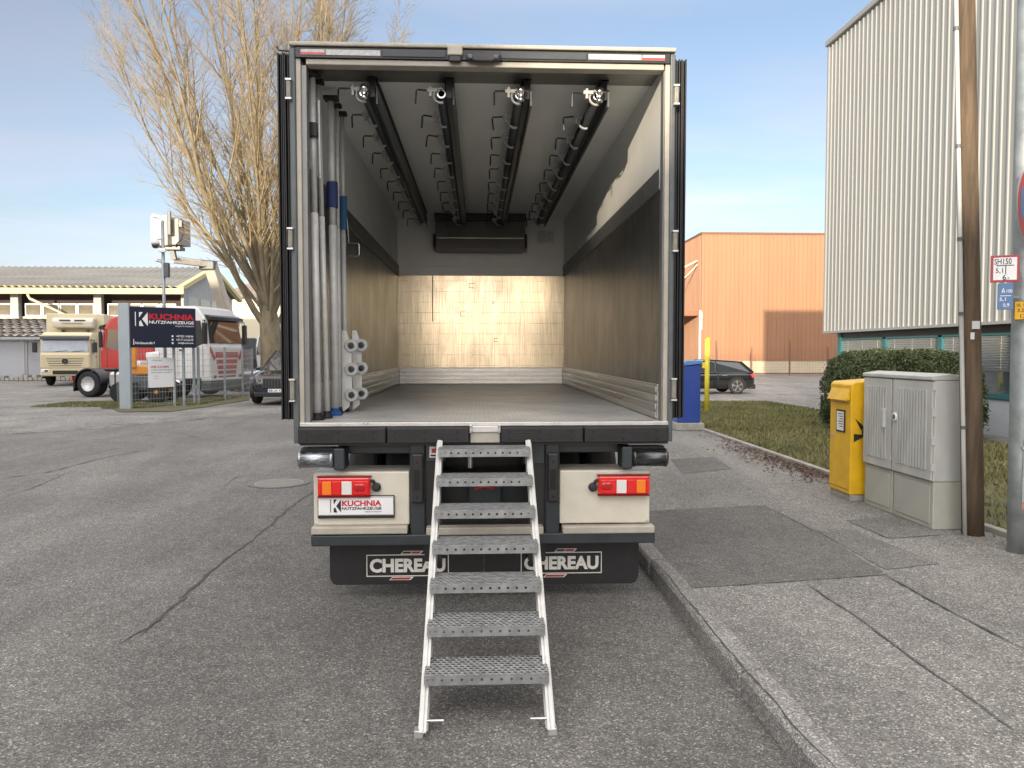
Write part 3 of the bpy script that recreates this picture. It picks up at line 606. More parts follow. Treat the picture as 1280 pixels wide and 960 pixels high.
tag(k.build('paving_stack', M['concrete'], bevel=.02), 'row of loose grey paving blocks at the annex wall', 'paving blocks', kind='stuff')
# far cream building behind the tree
fb = thing('apartment_house', (-25, 82, 0), 'sunlit cream house front standing behind the bare tree', 'building')
box('wall', M['farw'], fb, -28, -14, 84, 96, 0, 7.6); 
MB().prism([(-28.6, 83.4, 7.6), (-13.4, 83.4, 7.6), (-21, 83.4, 10.6)], (0, 13, 0)).build('roof', M['tile'], fb)
for i in range(4):
    for z in (1.2, 4.4): 
        w_ = MB().box(-27+i*3.4, -25.8+i*3.4, 83.95, 84, z, z+1.5).build('window', M['white'], fb); MB().box(-26.9+i*3.4, -25.9+i*3.4, 83.92, 83.95, z+.1, z+1.4).build('pane', M['glass2'], w_)
# terrace behind the camera that keeps the street in shade, with the street left open
bb = thing('office_terrace', (-20, -45, 0), 'long two storey rendered office block across the street behind', 'building')
box('wall', M['farw'], bb, -95, -6.6, -57, -45, 0, 10.35, bevel=.05); box('roof_trim', M['clads'], bb, -95.2, -6.4, -57.2, -44.8, 10.35, 10.5)
box('sun_blocker', M['farw'], bb, -24, -17.2, -47, -45.3, 10.52, 12.6)  # unseen block added on the roof to cut short the sun patch inside the truck
for i in range(26):
    for z in (1.0, 4.9):
        w_ = MB().box(-94+i*3.4, -92.2+i*3.4, -45, -44.94, z, z+1.8).build('window', M['white'], bb); MB().box(-93.9+i*3.4, -92.3+i*3.4, -44.94, -44.92, z+.1, z+1.7).build('pane', M['glass'], w_)
wk = thing('workshop_block', (-38, -10, 0), 'tall rendered workshop block left of the street behind the camera', 'building')
box('wall', M['farw'], wk, -75, -15.5, -17, -4, 0, 10.6, bevel=.05); box('roof_trim', M['clads'], wk, -75.2, -15.3, -17.2, -3.8, 10.6, 10.8)
for i in range(14):
    for z in (1.2, 6.2):
        w_ = MB().box(-74+i*4.1, -71.6+i*4.1, -3.998, -3.94, z, z+2.2).build('window', M['white'], wk); MB().box(-73.9+i*4.1, -71.7+i*4.1, -3.94, -3.92, z+.1, z+2.1).build('pane', M['glass'], w_)
# ================================================================== THE TRUCK (rear plane Y0, axis +Y)
Y0 = 5.17; XL, XR = -1.24, 1.33; CX = .045; ZR = 3.79; ZF = 1.274; YB = 11.27
tk = thing('box_truck', (CX, Y0, 0), 'big refrigerated box truck seen from behind with its rear doors folded open', 'truck')
def T(px, py, Y=Y0): p = PY(px, py, Y); return p.x, p.z
cream, dark = M['cream'], M['dark']
# box shell
box('side_wall', M['white'], tk, XL, XL+.05, Y0+.06, YB+.06, 1.16, ZR)
box('side_wall', M['white'], tk, XR-.05, XR, Y0+.06, YB+.06, 1.16, ZR)
box('roof', M['white'], tk, XL+.05, XR-.05, Y0+.06, YB+.06, 3.725, ZR-.003)
box('front_wall', M['gel'], tk, XL+.05, XR-.05, YB, YB+.055, 1.16, 3.725)
box('load_floor', M['floor'], tk, XL+.05, XR-.05, Y0+.05, YB, 1.16, ZF)
# inner linings
LXI, RXI = XL+.055, XR-.05
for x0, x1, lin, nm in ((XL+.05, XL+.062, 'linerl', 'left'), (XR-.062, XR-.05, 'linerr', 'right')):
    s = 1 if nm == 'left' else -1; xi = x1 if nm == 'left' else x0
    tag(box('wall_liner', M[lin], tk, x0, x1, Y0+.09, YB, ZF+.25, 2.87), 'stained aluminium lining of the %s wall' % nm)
    tag(box('upper_lining', M['gel'], tk, x0, x1, Y0+.09, YB, 3.02, 3.725), 'white lining above the aluminium on the %s wall' % nm)
    xa, xb = sorted((x0 if nm == 'left' else x1, xi+s*.018))
    box('trim_band', M['band'], tk, xa, xb, Y0+.09, YB-.012, 2.872, 3.02, bevel=.004)
    k = MB(); prof = []
    zz = ZF
    k.box(xi-s*.01, xi+s*.012, Y0+.12, YB-.012, ZF+.001, ZF+.25)
    for j in range(4): k.box(xi+s*.010, xi+s*.026, Y0+.12, YB-.012, ZF+.012+j*.06, ZF+.052+j*.06)
    k.build('skirting', M['skirt'], tk, bevel=.006)
# bulkhead
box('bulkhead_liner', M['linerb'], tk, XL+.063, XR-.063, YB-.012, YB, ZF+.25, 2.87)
k = MB().box(XL+.08, XR-.08, YB-.03, YB-.002, ZF+.001, ZF+.25)
for j in range(4): k.box(XL+.08, XR-.08, YB-.045, YB-.028, ZF+.012+j*.06, ZF+.052+j*.06)
k.build('skirting', M['skirt'], tk, bevel=.006)
box('trim_band', M['gel'], tk, XL+.08, XR-.08, YB-.022, YB-.001, 2.872, 3.01, bevel=.006)
k = MB()
for px, py, a, b in ((590, 357, .09, .07), (579, 392, .08, .08), (620, 425, .06, .05), (617, 378, .05, .03)):
    p = PY(px, py, YB-.015); k.box(p.x-a/2, p.x+a/2, YB-.0145, YB-.0125, p.z-b/2, p.z-b/2+.006).box(p.x-a/2, p.x-a/2+.006, YB-.0145, YB-.0125, p.z-b/2, p.z+b/2).box(p.x-a/2, p.x+a/2, YB-.0145, YB-.0125, p.z+b/2-.006, p.z+b/2)
k.build('glue_mark', mat('old glue', (.14, .11, .08), .8), tk)
k = MB().box(XL+.063+.50, XL+.063+.512, YB-.016, YB-.012, 2.2, 2.87).build('scuff', MATS['old glue'], tk)
p = PY(682, 296, YB); box('notice_sheet', mat('paper', (.66, .66, .62), .7), tk, p.x-.13, p.x+.13, YB-.004, YB-.001, p.z-.10, p.z+.10)
k = MB()
for i in range(9): k.box(p.x-.11, p.x+.02+.03*((i*3) % 4), YB-.0055, YB-.0045, p.z+.07-i*.018, p.z+.074-i*.018)
for i in range(3): k.box(p.x+.05+i*.028, p.x+.054+i*.028, YB-.0055, YB-.0045, p.z-.07, p.z+.07)
k.build('notice_print', mat('print grey', (.22, .22, .24), .8), tk)
for px, py in ((546, 313), (657, 314)):
    p = PY(px, py, YB); MB().lathe((p.x, YB, p.z), (0, -1, 0), [(0, .028), (.02, .028), (.03, .018)], 20).build('plug', M['alu'], tk)
# ceiling
box('ceiling', M['ceil'], tk, XL+.063, XR-.063, Y0+.42, YB-.013, 3.70, 3.724)
box('header_panel', M['ceilh'], tk, XL+.063, XR-.063, Y0+.09, Y0+.42, 3.69, 3.724, bevel=.003)
# rear frame
for x0, x1, gx0, gx1 in ((-1.205, -1.138, XL, -1.206), (1.258, 1.300, 1.301, XR)):
    box('frame_post', M['cream2'], tk, x0 if x0 < 0 else x1-.034, x0+.034 if x0 < 0 else x1, Y0-.005, Y0+.09, 1.26, 3.69, bevel=.006)
    box('frame_reveal', mat('reveal grey', (.22, .22, .215), .45, .3, var=.15), tk, x0+.035 if x0 < 0 else x0, x1 if x0 < 0 else x1-.035, Y0+.012, Y0+.09, 1.277, 3.651)
    box('outer_post', M['fr'], tk, gx0-.003, gx1+.002, Y0-.02, Y0+.07, 1.135, 3.755, bevel=.008)
MB().box(-1.137, 1.257, Y0-.004, Y0+.088, 3.652, 3.689).build('frame_header', M['cream2'], tk, bevel=.005)
box('roof_edge', M['cream2'], tk, XL-.004, XR+.004, Y0-.03, Y0+.2, 3.766, ZR+.004, bevel=.008)
box('header_strip', M['blackp'], tk, XL+.04, XR-.04, Y0-.022, Y0+.06, 3.692, 3.754)
for a, b, m in ((377, 407, 'r'), (408, 476, 'w'), (735, 801, 'w'), (802, 830, 'r')):
    (x0, _), (x1, _) = T(a, 65), T(b, 65)
    if m == 'w': box('reflector_strip', M['reflw'], tk, x0, x1, Y0-.027, Y0-.021, 3.706, 3.742)
    else:
        f_ = box('reflector_strip', M['reflw'], tk, x0, x1, Y0-.027, Y0-.021, 3.706, 3.742); box('red_edge', M['reflr'], f_, x0, x1, Y0-.0285, Y0-.0272, 3.708, 3.722)
for a, b in ((478, 558), (626, 733)):
    (x0, _), (x1, _) = T(a, 65), T(b, 65); box('header_plate', M['dark'], tk, x0, x1, Y0-.030, Y0-.021, 3.700, 3.748, bevel=.004)
x, z = T(569, 66); box('header_lamp', M['cream2'], tk, x-.05, x+.05, Y0-.055, Y0-.02, 3.71, 3.775, bevel=.008)
box('header_lamp_socket', M['blackp'], tk, x-.04, x+.04, Y0-.05, Y0-.02, 3.67, 3.709, bevel=.006)
x, z = T(604, 70); cm = box('rear_camera', M['blackp'], tk, x-.115, x+.115, Y0-.06, Y0-.0305, 3.672, 3.722, bevel=.012)
for dx in (-.085, .085): MB().lathe((x+dx, Y0-.06, 3.697), (0, -1, 0), [(-.01, .016), (.006, .016), (.008, .011)], 16).build('lens', M['glass'], cm)
MB().tube([(x-.06, Y0-.065, 3.672), (x+.06, Y0-.065, 3.672)], .012, 10).build('handle', M['black'], cm)
# hinges on the outer posts
for xx in (XL-.002, XR+.002):
    for z0, z1 in ((3.42, 3.53), (2.44, 2.56), (1.43, 1.56)):
        h_ = box('hinge', mat('hinge paint', (.25, .235, .20), .5, var=.2, vscale=20), tk, xx-.015, xx+.015, Y0-.055, Y0-.021, z0, z1, bevel=.006)
        box('hinge_cap', M['alu'], h_, xx-.019, xx+.019, Y0-.058, Y0-.02, z1+.001, z1+.012); box('hinge_cap', M['alu'], h_, xx-.019, xx+.019, Y0-.058, Y0-.02, z0-.012, z0-.001)
# doors folded flat along the sides
for s, xa in ((-1, XL-.012), (1, XR+.012)):
    xb = xa+s*.088; x0, x1 = sorted((xa, xb))
    z0, z1 = 1.29, 3.78-.03
    d = box('rear_door', M['white'], tk, x0+.002, x1-.002, Y0+.10, Y0+1.34, z0+.01, z1-.01)
    k = MB()
    for j in range(6):
        xx = x0+.0075+j*.0146; k.box(xx-.0048, xx+.0048, Y0+.045+.010*((j*2) % 3), Y0+.10, z0+.004*(j % 3), z1-.006*((j+1) % 3))
    k.box(x0, x1, Y0+.085, Y0+.0995, z0, z1)
    k.build('edge_gasket', M['black'], d, bevel=.002)
    for zz in (1.55, 3.45): MB().tube([(xb+s*.02, Y0+.2, zz), (xb+s*.02, Y0+1.25, zz)], .012, 8).build('locking_bar', M['alu'], d)
k = MB().tube([(XL-.012, Y0+.05, 3.755), (XL-.085, Y0+.05, 3.76), (XL-.10, Y0+.05, 3.785)], .006, 6); k.build('door_hook', M['black'], tk)
# sill, rubber bumpers and lock plate
box('sill', M['alu'], tk, -1.20, 1.30, Y0-.03, Y0+.049, 1.248, ZF+.002, bevel=.004)
box('sill_beam', M['dark'], tk, -1.20, 1.30, Y0-.02, Y0+.3, 1.12, 1.247)
for a, b in ((376, 484), (485.5, 586.5), (626, 727), (728.5, 832)):
    x0, _ = T(a, 540); x1, _ = T(b, 540); z1 = 1.243; z0 = 1.137
    bm_ = box('rubber_bumper', M['black'], tk, x0, x1, Y0-.085, Y0-.021, z0, z1, bevel=.008)
    W_ = x1-x0
    for q in (.26, .66):
        c_ = x0+W_*q; e = MB(); e.box(c_-.075, c_+.075, Y0-.088, Y0-.086, 1.170, 1.174).box(c_-.075, c_+.075, Y0-.088, Y0-.086, 1.206, 1.210).box(c_-.075, c_-.071, Y0-.088, Y0-.086, 1.174, 1.206).box(c_+.071, c_+.075, Y0-.088, Y0-.086, 1.174, 1.206)
        e.add(*text_geo('CHEREAU', .12, .018, (c_, Y0-.086, 1.19), (1, 0, 0), (0, 0, 1), .002, .02)); e.build('embossed_badge', M['blackp'], bm_)
    for q in (.10, .46, .86):
        for zz in (1.165, 1.215): MB().lathe((x0+W_*q, Y0-.0875, zz), (0, 1, 0), [(0, .009), (.004, .009)], 12).build('bolt_recess', mat('deep black', (.003, .003, .003), .6), bm_)
x0, _ = T(588, 540); x1, _ = T(624.5, 540)
lp = box('lock_plate', M['cream2'], tk, x0, x1, Y0-.05, Y0-.021, 1.137, 1.25, bevel=.004)
box('latch', M['alu'], lp, x0+.005, x1-.005, Y0-.062, Y0-.0505, 1.208, 1.252, bevel=.005); box('latch', M['chrome'], lp, x0-.006, x0+.014, Y0-.078, Y0-.063, 1.205, 1.262, bevel=.004); box('latch', M['chrome'], lp, x1-.014, x1+.006, Y0-.078, Y0-.063, 1.205, 1.262, bevel=.004)
# hanging rails
rails = [(-.785, 'l'), (-.245, 'l'), (.305, 'l'), (.86, 'l')]
def make_clamp():
    k = MB(); pts = [(.05*math.cos(a)-.005, 0, .05*math.sin(a)-.01) for a in np.linspace(R(75), R(290), 14)]
    k.tube(pts, .008, 6)
    for (p, q) in zip(pts[:-1], pts[1:]): k.beam(Vector(p)+V3(0, .012, 0), Vector(q)+V3(0, .012, 0), .010, .016, (0, 1, 0))
    k.box(-.10, -.03, -.015, .02, .012, .036); k.box(-.085, -.068, -.018, .022, -.02, .05)
    return k
def make_handle():
    k = MB(); k.tube([(-.09, 0, .024), (-.17, -.01, .024), (-.178, -.01, .012), (-.178, -.012, -.075)], .0065, 6); return k
first = None
for i, (xr, _) in enumerate(rails):
    yr0 = Y0+.30
    r_ = MB().box(xr+.020, xr+.062, yr0+.0, YB-.55, 3.545, 3.69).box(xr+.005, xr+.075, yr0, YB-.55, 3.675, 3.699).build('hanging_rail', M['blackp'], tk, bevel=.003)
    MB().tube([(xr-.012, yr0-.02, 3.565), (xr-.012, YB-.56, 3.565)], .034, 14).build('rail_tube', M['rail'], r_, smooth=True)
    MB().lathe((xr-.012, yr0-.02, 3.565), (0, -1, 0), [(0, .031), (.006, .031), (.0061, .022), (-.0, .020)], 18).build('tube_end', M['chrome'], r_)
    MB().box(xr+.066, xr+.078, yr0+.01, YB-.56, 3.50, 3.62).build('edge_strip', M['fr'], r_)
    if i != 1:
        MB().lathe((xr-.004, yr0-.07, 3.56), (0, 0, 1), [(-.055, .018), (-.045, .024), (-.03, .018), (.0, .018), (.01, .027), (.04, .027), (.05, .012)], 16).build('rail_stop', M['chrome'], r_, smooth=True)
    for j in range(10):
        y = yr0+.02+j*.575
        if first is None:
            c0 = make_clamp().build('hook_clamp', mat('cast clamp', (.44, .44, .43), .45, .2), None); h0 = make_handle().build('clamp_handle', M['blackp'], None); first = (c0, h0, c0.location.copy(), h0.location.copy())
            c_, h_ = c0, h0
        else:
            c_ = first[0].copy(); h_ = first[1].copy(); COL.objects.link(c_); COL.objects.link(h_)
        c_.parent = r_; h_.parent = r_
        base = V3(xr-.012, y-.04, 3.565)
        tl = V3(0, random.uniform(-.02, .02), 0)
        c_.location = base+first[2]-ORG[r_.name]; h_.location = base+first[3]+tl-ORG[r_.name]
        h_.rotation_euler.y = random.uniform(-.12, .12); h_.rotation_euler.z = random.uniform(-.15, .15)
# evaporator
ev = MB().prism([(0, YB-.52, 3.20), (0, YB-.002, 3.20), (0, YB-.002, 3.60), (0, YB-.47, 3.60)], (1.26, 0, 0)); ev.v = [(a-.60, b, c) for a, b, c in ev.v]
e_ = ev.build('evaporator', M['evap'], tk, bevel=.012)
box('fan_grille', M['blackp'], e_, -.61, .675, YB-.50, YB-.01, 3.601, 3.699, bevel=.01)
box('drip_lip', M['fr'], e_, -.595, .655, YB-.545, YB-.521, 3.20, 3.225)
box('drip_line', M['alu'], e_, -.595, .655, YB-.512, YB-.505, 3.345, 3.352)
for x in (-.64, .665): box('side_cover', M['blackp'], e_, x, x+.03, YB-.45, YB-.05, 3.22, 3.42, bevel=.01)
# ------------------------------------------------------------------ below the floor
box('chassis_rail', M['blackp'], tk, CX-.45, CX-.37, Y0+.42, 12.6, .78, 1.05); box('chassis_rail', M['blackp'], tk, CX+.37, CX+.45, Y0+.42, 12.6, .78, 1.05)
box('cross_beam', M['dark'], tk, T(422, 560)[0], T(790, 560)[0], Y0+.12, Y0+.24, 1.045, 1.11, bevel=.006)
box('cross_beam', M['dark'], tk, CX-.36, CX+.36, Y0+.5, Y0+.62, .62, .85)
box('tow_jaw', M['dark'], tk, CX-.13, CX+.13, Y0+.36, Y0+.5, .60, .80, bevel=.02)
MB().tube([(CX-.07, Y0+.35, .75), (CX, Y0+.345, .765), (CX+.07, Y0+.35, .75)], .009, 8).build('tow_lever', M['red'], tk)
for s in (-1, 1):  # vertical guides
    xa = T(512, 600)[0] if s < 0 else T(682, 600)[0]; xb = T(531, 600)[0] if s < 0 else T(700, 600)[0]
    box('guide_post', M['dark'], tk, xa, xb, Y0+.02, Y0+.14, .49, 1.12, bevel=.008)
    g_ = box('guide_pad', M['blackp'], tk, xa+.012, xb-.008, Y0-.02, Y0+.019, .72, 1.06, bevel=.012)
    e = MB()
    for zz in (.76, 1.00): e.lathe(((xa+xb)/2, Y0-.0205, zz), (0, 1, 0), [(0, .010), (.002, .010)], 12)
    e.box((xa+xb)/2-.02, (xa+xb)/2+.02, Y0-.0215, Y0-.0203, .81, .95); e.build('pad_mark', MATS['deep black'], g_)
x, z = T(543, 565); q = box('step_mount', M['dark'], tk, x-.06, x+.07, Y0+.02, Y0+.12, 1.00, 1.13, bevel=.005)
st = box('warning_label', M['white'], q, x-.035, x+.018, Y0+.015, Y0+.0195, z-.04, z+.035); box('warning_mark', M['lred'], st, x-.02, x+.004, Y0+.0135, Y0+.0145, z-.008, z+.022); box('warning_mark', M['lblack'], st, x-.028, x+.012, Y0+.0135, Y0+.0145, z-.032, z-.02)
box('step_mount', M['dark'], tk, T(655, 570)[0], T(681, 570)[0], Y0+.02, Y0+.12, .98, 1.13, bevel=.005)
# rollers
for a, b, z_ in ((372, 417, (563.5, 586)), (791, 835, (561, 584))):
    x0, zt = T(a, z_[0], Y0-.05); x1, zb = T(b, z_[1], Y0-.05); r = (zt-zb)/2; zc = (zt+zb)/2; left = a < 600
    k = MB().lathe((x0, Y0-.02, zc), (1, 0, 0), [(0, r*.8), (.008, r), (.022, r), (.024, r*.93), (x1-x0-.024, r*.93), (x1-x0-.022, r), (x1-x0-.008, r), (x1-x0, r*.8)], 36)
    rb = k.build('buffer_roller', mat('scuffed steel', (.42, .45, .48), .34, .9, var=.6, vscale=22, stretch=(1, 6, 6), rvar=.15) if left else mat('dark scuffed steel', (.10, .105, .11), .28, .8, var=.6, vscale=20, stretch=(.5, 3, 6), rvar=.12), tk)
    rb.data.polygons.foreach_set('use_smooth', [len(p.vertices) == 4 for p in rb.data.polygons])
    br = box('roller_bracket', M['dark'], tk, (x1+.001) if left else x0-.075, (x1+.075) if left else x0-.001, Y0-.06, Y0+.12, zb-.01, 1.105, bevel=.01)
    box('roller_cover', M['dark'], tk, x0+.0 if left else x0-.02, x1 if not left else x1+.0, Y0+.04, Y0+.12, zc, 1.10, bevel=.01)
# lamp boxes
def lampbox(a, b, yt, yb):
    x0, z1 = T(a, yt, Y0+.02); x1, z0 = T(b, yb, Y0+.02)
    return box('lamp_panel', M['cream'], tk, x0, x1, Y0+.02, Y0+.32, z0, z1, bevel=.010), x0, x1, z0, z1
for (a, b, yt, yb, la, lb, ly0, ly1, left) in ((391.5, 512, 590, 656, 397, 463, 597, 620, True), (699.5, 812, 588, 653.5, 748, 812, 595, 618, False)):
    pb, x0, x1, z0, z1 = lampbox(a, b, yt, yb)
    lx0, lz1 = T(la, ly0, Y0-.02); lx1, lz0 = T(lb, ly1, Y0-.02); W_ = lx1-lx0
    tl = box('tail_lamp', M['lamp_r'], tk, lx0, lx1, Y0-.03, Y0+.018, lz0, lz1, bevel=.012)
    segs = ((.0, .08, 'lamp_r'), (.08, .27, 'lamp_o'), (.27, .45, 'lamp_r'), (.45, .66, 'lamp_w'), (.66, .97, 'lamp_r'))
    for s0, s1, m in segs:
        if not left: s0, s1 = 1-s1, 1-s0
        l_ = MB().prism([(lx0+W_*s0+.003, Y0-.036, lz0+.012), (lx0+W_*s1-.003, Y0-.036, lz0+.012), (lx0+W_*s1-.003, Y0-.036, lz1-.026), (lx0+W_*s0+.003, Y0-.036, lz1-.026)], (0, .006, 0)).build('lens', M[m], tl, bevel=.003)
    k = MB()
    for s0 in (.76, .84) if left else (.2, .12): k.lathe((lx0+W_*s0, Y0-.0365, (lz0+lz1)/2-.005), (0, -1, 0), [(0, .026), (.003, .020), (.004, .004)], 18)
    k.build('reflector_ring', mat('deep red lens', (.45, .005, .01), .1, coat=1), tl)
    k = MB().box(lx0-.004, lx1+.004, Y0-.028, Y0+.019, lz1+.001, lz1+.008).box(lx0, lx1, Y0-.025, Y0+.019, lz0-.010, lz0-.001); k.build('lamp_rim', mat('dark red plastic', (.20, .01, .01), .4), tl)
    cx_, cz_ = T(470.5 if left else 741, 609)
    cp = MB().lathe((cx_, Y0+.018, cz_), (0, -1, 0), [(0, .030), (.03, .030), (.038, .022), (.039, .006)], 22).build('cable_plug', M['blackp'], tk)
    MB().tube([(cx_, Y0-.005, cz_+.01), (cx_+(-.02 if left else .02), Y0-.01, cz_+.045), (lx1-.005 if left else lx0+.005, Y0-.005, lz1-.03)], .011, 8).build('cable', M['black'], cp)
    sx = x0+.018 if left else x1-.02
    MB().lathe((sx, Y0+.018, z0+.02), (0, -1, 0), [(0, .009), (.004, .009), (.005, .004)], 10).build('screw', M['alu'], pb)
# plate
x0, z1 = T(398, 621, Y0-.0); x1, z0 = T(492, 643.5, Y0-.0); c = ((x0+x1)/2, Y0-.004, (z0+z1)/2)
ph = box('plate_holder', M['blackp'], tk, x0-.006, x1+.006, Y0-.002, Y0+.0185, z0-.022, z1+.006, bevel=.004)
pt = box('number_plate', M['lwhite'], ph, x0, x1, Y0-.008, Y0-.0025, z0, z1, bevel=.002)
logo(ph, (c[0]+.0, Y0-.009, c[2]+.002), (1, 0, 0), (0, 0, 1), .345, .088, M['lred'], M['lblack'], M['lblack'], .002)
k = MB().box(x0+.004, x1-.004, Y0-.0095, Y0-.0085, z0+.003, z0+.005).box(x0+.004, x1-.004, Y0-.0095, Y0-.0085, z1-.005, z1-.003); k.build('plate_border', M['lblack'], ph)
# trim strips and underrun bar
for a, b, y_ in ((390, 510, 658), (533, 679, 658.5), (702.5, 817, 657)):
    x0, z1 = T(a, y_); x1, z0 = T(b, y_+8); box('step_strip', M['cream2'], tk, x0, x1, Y0-.035, Y0+.06, z0, z1, bevel=.008)
box('underrun_bar', M['dark'], tk, T(389.5, 670)[0], T(818, 670)[0], Y0-.025, Y0+.10, T(600, 680)[1], T(600, 666.5)[1], bevel=.008)
box('underrun_mount', M['blackp'], tk, CX-.42, CX-.30, Y0+.06, Y0+.16, .3, 1.1); box('underrun_mount', M['blackp'], tk, CX+.30, CX+.42, Y0+.06, Y0+.16, .3, 1.1)
box('valance', M['blackp'], tk, CX-.36, CX+.36, Y0+.9, Y0+.95, .5, 1.12)
# mud flaps
YF = Y0+.17
for a, b in ((412, 604), (606, 798)):
    x0, z1 = T(a, 675, YF); x1, z0 = T(b, 729, YF); c45 = .05
    cut = [(x0, YF, .48), (x1, YF, .48)]; 
    if a < 500: pts = [(x0, YF, .50), (x0, YF, z0+c45), (x0+c45*.4, YF, z0+.012), (x0+c45, YF, z0), (x1, YF, z0), (x1, YF, .50)]
    else: pts = [(x0, YF, .50), (x0, YF, z0), (x1-c45, YF, z0), (x1-c45*.4, YF, z0+.012), (x1, YF, z0+c45), (x1, YF, .50)]
    fl = MB().prism(pts, (0, .012, 0)).build('mud_flap', M['black'], tk)
    la, lb, lt, lbm = (458, 561, 693.5, 719.5) if a < 500 else (651, 752, 690.5, 716)
    x0, z1 = T(la, lt, YF); x1, z0 = T(lb, lbm, YF); cx_ = (x0+x1)/2; cz_ = (z0+z1)/2; t_ = .006; yy0, yy1 = YF-.004, YF-.0005
    wv = mat('moulded white', (.80, .78, .72), .6, var=.1)
    k = MB().box(x0, x1, yy0, yy1, z1-t_, z1).box(x0, x1, yy0, yy1, z0, z0+t_).box(x0, x0+t_, yy0, yy1, z0+t_, z1-t_).box(x1-t_, x1, yy0, yy1, z0+t_, z1-t_)
    k.add(*text_geo('CHEREAU', (x1-x0)*.92, (z1-z0)*.64, (cx_, YF-.001, cz_), (1, 0, 0), (0, 0, 1), .003, .045))
    sh = .022; 
    def para(mb, a0, a1, b0, b1): mb.prism([(a0, yy0, b0), (a1, yy0, b0), (a1+sh, yy0, b1), (a0+sh, yy0, b1)], (0, .0035, 0))
    kk = (x1-x0)/.55
    para(k, cx_-.05, cx_+.09, z1+.003, z1+.025); para(k, cx_-.13, cx_+.02, z0-.026, z0-.004)
    k.build('raised_lettering', wv, fl)
    k = MB(); yy0 -= .002
    k.prism([(cx_-.042, yy0, z1+.007), (cx_+.016, yy0, z1+.007), (cx_+.016+sh*.7, yy0, z1+.021), (cx_-.042+sh*.7, yy0, z1+.021)], (0, .002, 0)); k.build('badge_black', M['blackp'], fl)
    k = MB(); k.prism([(cx_+.022, yy0, z1+.007), (cx_+.082, yy0, z1+.007), (cx_+.082+sh*.7, yy0, z1+.021), (cx_+.022+sh*.7, yy0, z1+.021)], (0, .002, 0)); k.prism([(cx_-.122, yy0, z0-.022), (cx_+.012, yy0, z0-.022), (cx_+.012+sh*.7, yy0, z0-.008), (cx_-.122+sh*.7, yy0, z0-.008)], (0, .002, 0)); k.build('badge_red', mat('dull red', (.38, .03, .03), .6), fl)
# bits seen through the gap, wheels, mudguards, tank, cab
MB().tube([(.42, Y0+.5, .95), (.47, Y0+.45, 1.02), (.44, Y0+.4, .93), (.47, Y0+.42, .88)], .012, 8).build('spring_hose', M['orange'], tk)
MB().tube([(-.06, Y0+.2, 1.02), (-.06, Y0+.2, .93)], .016, 10).build('valve', M['alu'], tk)
box('side_mudguard', M['blackp'], tk, XL+.04, XL+.68, 6.55, 8.35, 1.03, 1.07); box('side_mudguard', M['blackp'], tk, XR-.68, XR-.04, 6.55, 8.35, 1.03, 1.07)
def wheel_mb(c, ax, r, wd, rr):
    k = MB().lathe(c, ax, [(-wd/2+.13, rr*.7), (-wd/2+.12, rr*.93), (-wd/2, rr), (-wd/2, r*.86), (-wd/2+.03, r*.97), (-wd/2+.06, r), (wd/2-.06, r), (wd/2-.03, r*.97), (wd/2, r*.86), (wd/2, rr), (wd/2-.12, rr*.93), (wd/2-.13, rr*.7)], 32); return k
def truck_wheel(parent, c, ax, r=.5, wd=.3, rr=.29, front=True, rimm=None):
    """ax points outward"""
    c = Vector(c); ax = Vector(ax).normalized()
    t = wheel_mb(c, ax, r, wd, rr*.95).build('wheel', M['tyre'], parent, smooth=False)
    d = wd/2
    prof = [(d-.02, rr*1.02), (d+.006, rr), (d-.01, rr*.93), (d-.09, rr*.82), (d-.10, rr*.5), (d-.03, rr*.42), (d-.02, rr*.18), (d-.015, .01)] if not front else [(d-.02, rr*1.02), (d+.006, rr), (d-.02, rr*.9), (d-.03, rr*.75), (d+.02, rr*.6), (d+.03, rr*.35), (d+.05, rr*.3), (d+.06, .01)]
    rm = MB().lathe(c, ax, prof, 28).build('rim', rimm or M['rim'], t, smooth=True)
    a = ax.orthogonal().normalized(); b = ax.cross(a); k = MB()
    for i in range(10):
        q = i*PI/5; p = c+ax*(d-.075 if not front else d-.01)+(a*math.cos(q)+b*math.sin(q))*rr*.66; k.lathe(p, ax, [(-.01, .028), (.012, .028)], 10)
    k.build('vent_hole', MATS['deep black'], t)
    return t
for s in (-1, 1):
    for dxx in (0, .34): truck_wheel(tk, (CX+s*(1.10-dxx), 7.45, .5), (s, 0, 0), front=False)
    truck_wheel(tk, (CX+s*1.08, 12.2, .5), (s, 0, 0))
box('rear_axle', M['blackp'], tk, CX-.9, CX+.9, 7.35, 7.55, .42, .58, bevel=.03)
MB().lathe((CX, 7.25, .5), (0, 1, 0), [(0, .1), (.05, .2), (.3, .2), (.4, .08)], 20).build('differential', M['blackp'], tk)
box('front_axle', M['blackp'], tk, CX-.9, CX+.9, 12.1, 12.3, .4, .52, bevel=.03)
box('battery_box', M['blackp'], tk, XR-.6, XR-.05, 9.2, 10.4, .5, 1.0, bevel=.03); MB().tube([(XL+.35, 8.9, .72), (XL+.35, 10.6, .72)], .27, 24).build('fuel_tank', M['alu'], tk)
k = MB().prism([(CX-1.2, 11.5, .75), (CX-1.2, 13.25, .55), (CX-1.2, 13.35, 1.2), (CX-1.2, 13.2, 1.75), (CX-1.2, 12.95, 2.7), (CX-1.2, 12.6, 2.85), (CX-1.2, 11.5, 2.85)], (2.4, 0, 0)); k.build('cab', cream, tk, bevel=.08)

